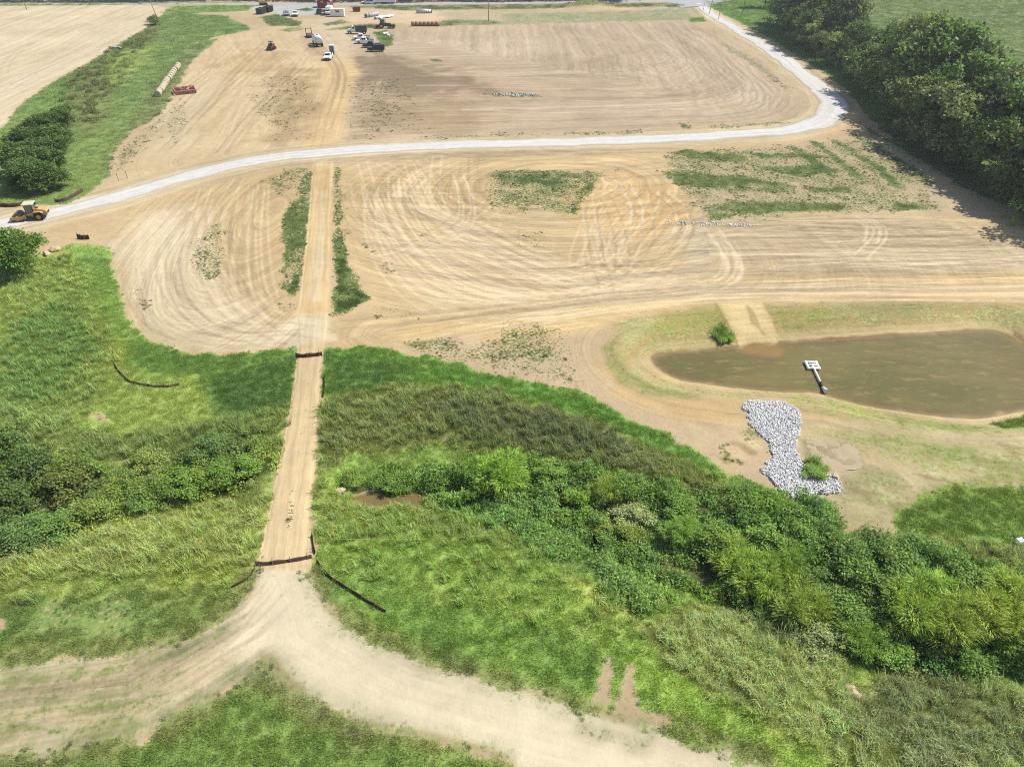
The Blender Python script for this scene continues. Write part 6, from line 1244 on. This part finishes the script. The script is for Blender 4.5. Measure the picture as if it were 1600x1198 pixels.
# pond skimmer
p0 = flat(1286, 609, WATER_Z); p1 = flat(1269, 571, WATER_Z + .15); v_ = p1 - p0; L_ = float(np.hypot(*v_)); e = empty('pond_skimmer', (p0[0], p0[1], WATER_Z), math.atan2(v_[1], v_[0]), 'white floating skimmer with long arm on the pond', 'pond skimmer')
fl = part(e, 'float', 'pvc_white', lambda m: (m.tube((L_ - .62, -.62, .2), (L_ + .62, -.62, .2), .15, None, 12), m.tube((L_ - .62, .62, .2), (L_ + .62, .62, .2), .15, None, 12), m.tube((L_ + .62, -.7, .2), (L_ + .62, .7, .2), .15, None, 12), m.tube((L_ - .62, -.7, .2), (L_ - .62, .7, .2), .15, None, 12), m.tube((L_, -.62, .22), (L_, .62, .22), .13, None, 12), m.tube((L_ - .6, 0, .22), (L_ + .1, 0, .22), .12, None, 12)), True)
part(fl, 'orifice_box', 'black_plastic', lambda m: m.box((L_ + .28, 0, .10), (.5, .9, .1))); part(fl, 'corner_cap', 'pvc_white', lambda m: [m.sphere((L_ + a * .62, b * .62, .2), .2, 10, 6) for a in (-1, 1) for b in (-1, 1)], True)
part(e, 'arm', 'pvc_white', lambda m: m.tube((L_ - .5, 0, .25), (1.15, 0, .22), .105, None, 12), True); part(e, 'flexible_hose', 'black_plastic', lambda m: (m.tube((1.2, 0, .22), (.7, .04, .15), .13), m.tube((.7, .04, .15), (.25, .0, .2), .13)), True)
part(e, 'outlet_pipe', 'galvanized', lambda m: m.tube((.35, 0, .12), (-.75, -.05, .35), .16, .27, 14), True)

# rocks, erosion blankets, cloth and scraps
def boulder(px, s, label, mat='tan_rock', group='pale boulders'):
    r = np.random.default_rng(int(px[0])); mb = MB().sphere((0, 0, .35), 1, 12, 8); V = np.array(mb.v); n = V - np.array([0, 0, .35]); q = 1 + .9 * (fbm(n[:, 0] * 1.6 + px[0], n[:, 1] * 1.6 + n[:, 2] * 2.1, .7, 5, 3) - .5) * 2
    V = n * q[:, None] * np.array([1, .75, .6]) + np.array([0, 0, .3]); o = link('boulder', mesh_np('boulder', V, np.array(mb.f), M[mat]), None, at(*px)); o.scale = (s,) * 3; o.rotation_euler = (0, 0, r.uniform(0, 6)); tag(o, label, 'boulder', group)
boulder((86, 392), .75, 'pale boulder right of the round tree, upper one'); boulder((74, 398), .6, 'pale boulder half under the round tree'); boulder((1256, 808), .5, 'tan boulder in the green below the riprap, upper one'); boulder((1252, 820), .45, 'tan boulder in the green below the riprap, lower one'); boulder((1305, 748), .4, 'small tan boulder at the inner corner of the riprap'); boulder((1281, 795), .45, 'grey boulder at the riprap outlet', 'steel'); boulder((1328, 1082), .55, 'pale boulder in the gap of the tall pale grass'); boulder((530, 770), .55, 'pale boulder on the creek bank beside the path')
for px, ln_, rz, lb in (((178, 76), 3.0, 20, 'pale broken pipe piece at the field edge, left one'), ((188, 77), 3.2, -55, 'pale broken pipe piece at the field edge, right one')):
    e = empty('broken_pipe', at(*px), R(rz), lb, 'pipe', 'broken pipes at the field edge'); part(e, 'pipe', 'pipe_grey', lambda m: m.ring((-ln_ / 2, 0, .35), (ln_ / 2, 0, .35), .36, .29, 12), True); part(e, 'broken_end', 'tan_rock', lambda m: m.ring((ln_ / 2, 0, .33), (ln_ / 2 + .4, 0, .33), .33, .28, 7))
def cloth(name, poly, label, cat, mat='blanket', lift=.05, amp=.10):
    P = np.array(A2(poly)); lo, hi = P.min(0), P.max(0); xs = np.arange(lo[0], hi[0], .22); ys = np.arange(lo[1], hi[1], .22); XX, YY = np.meshgrid(xs, ys); x, y = XX.ravel(), YY.ravel(); F = grid_faces(len(ys), len(xs)); F = F[(poly_sd(P, x, y, 2)[F] < .02).all(1)]
    us = np.unique(F); rm = np.zeros(len(x), int); rm[us] = np.arange(len(us)); z = H(x, y) + lift + amp * (fbm(x, y, .8, 83, 3) - .4); c = np.array([x.mean(), y.mean(), 0])
    V = np.stack([x, y, z], 1)[us] - c; n = len(V); F2 = rm[F]; o = link(name, mesh_np(name, np.concatenate([V, V - [0, 0, .03]]), np.concatenate([F2, F2[:, ::-1] + n]), M[mat], True), None, c); return tag(o, label, cat)
cloth('erosion_blanket', [(1252, 687), (1275, 686), (1310, 692), (1338, 692), (1346, 712), (1350, 733), (1322, 737), (1296, 737), (1276, 722), (1262, 712)], 'brown straw erosion blanket right of the riprap', 'erosion blanket', 'blanket', .0, .16)
cloth('filter_cloth', [(1274, 748), (1292, 738), (1292, 748), (1282, 753)], 'dark scrap of filter cloth at the inner riprap edge', 'cloth', 'silt_fabric', .3, .3); cloth('filter_cloth', [(1275, 770), (1292, 768), (1290, 774), (1278, 775)], 'dark scrap of filter cloth at the riprap outlet', 'cloth', 'silt_fabric', .35, .3)
for i, (px, lb) in enumerate((((603, 54), 'white scrap sheet in the weedy patch, larger one'), ((608, 57), 'white scrap sheet in the weedy patch, smaller one'))):
    e = empty('scrap_sheet', at(*px), R(20 + 60 * i), lb, 'scrap', 'white scraps in the weeds'); part(e, 'sheet', 'pvc_white', lambda m: (m.box((0, 0, .5), (1.6 - .7 * i, .7, .06), ('X', R(35))), m.box((.5, .4, .4), (.9 - .3 * i, .6, .06), ('Y', R(-25)))))

# thin summer haze over the whole site
mh = bpy.data.materials.new('haze'); mh.use_nodes = True; mh.node_tree.nodes.clear(); nt = mh.node_tree
pv = nd(nt, 'ShaderNodeVolumePrincipled'); pv.inputs['Color'].default_value = (.93, .96, 1, 1); pv.inputs['Density'].default_value = .00018; pv.inputs['Anisotropy'].default_value = .2
ho = nd(nt, 'ShaderNodeOutputMaterial'); nt.links.new(pv.outputs[0], ho.inputs['Volume']); M['haze'] = mh
hz = MB().box((0, 3000, 22.5), (24000, 18000, 55)).build('haze', mh); tag(hz, 'thin pale summer haze over the site', 'haze', None, 'stuff')
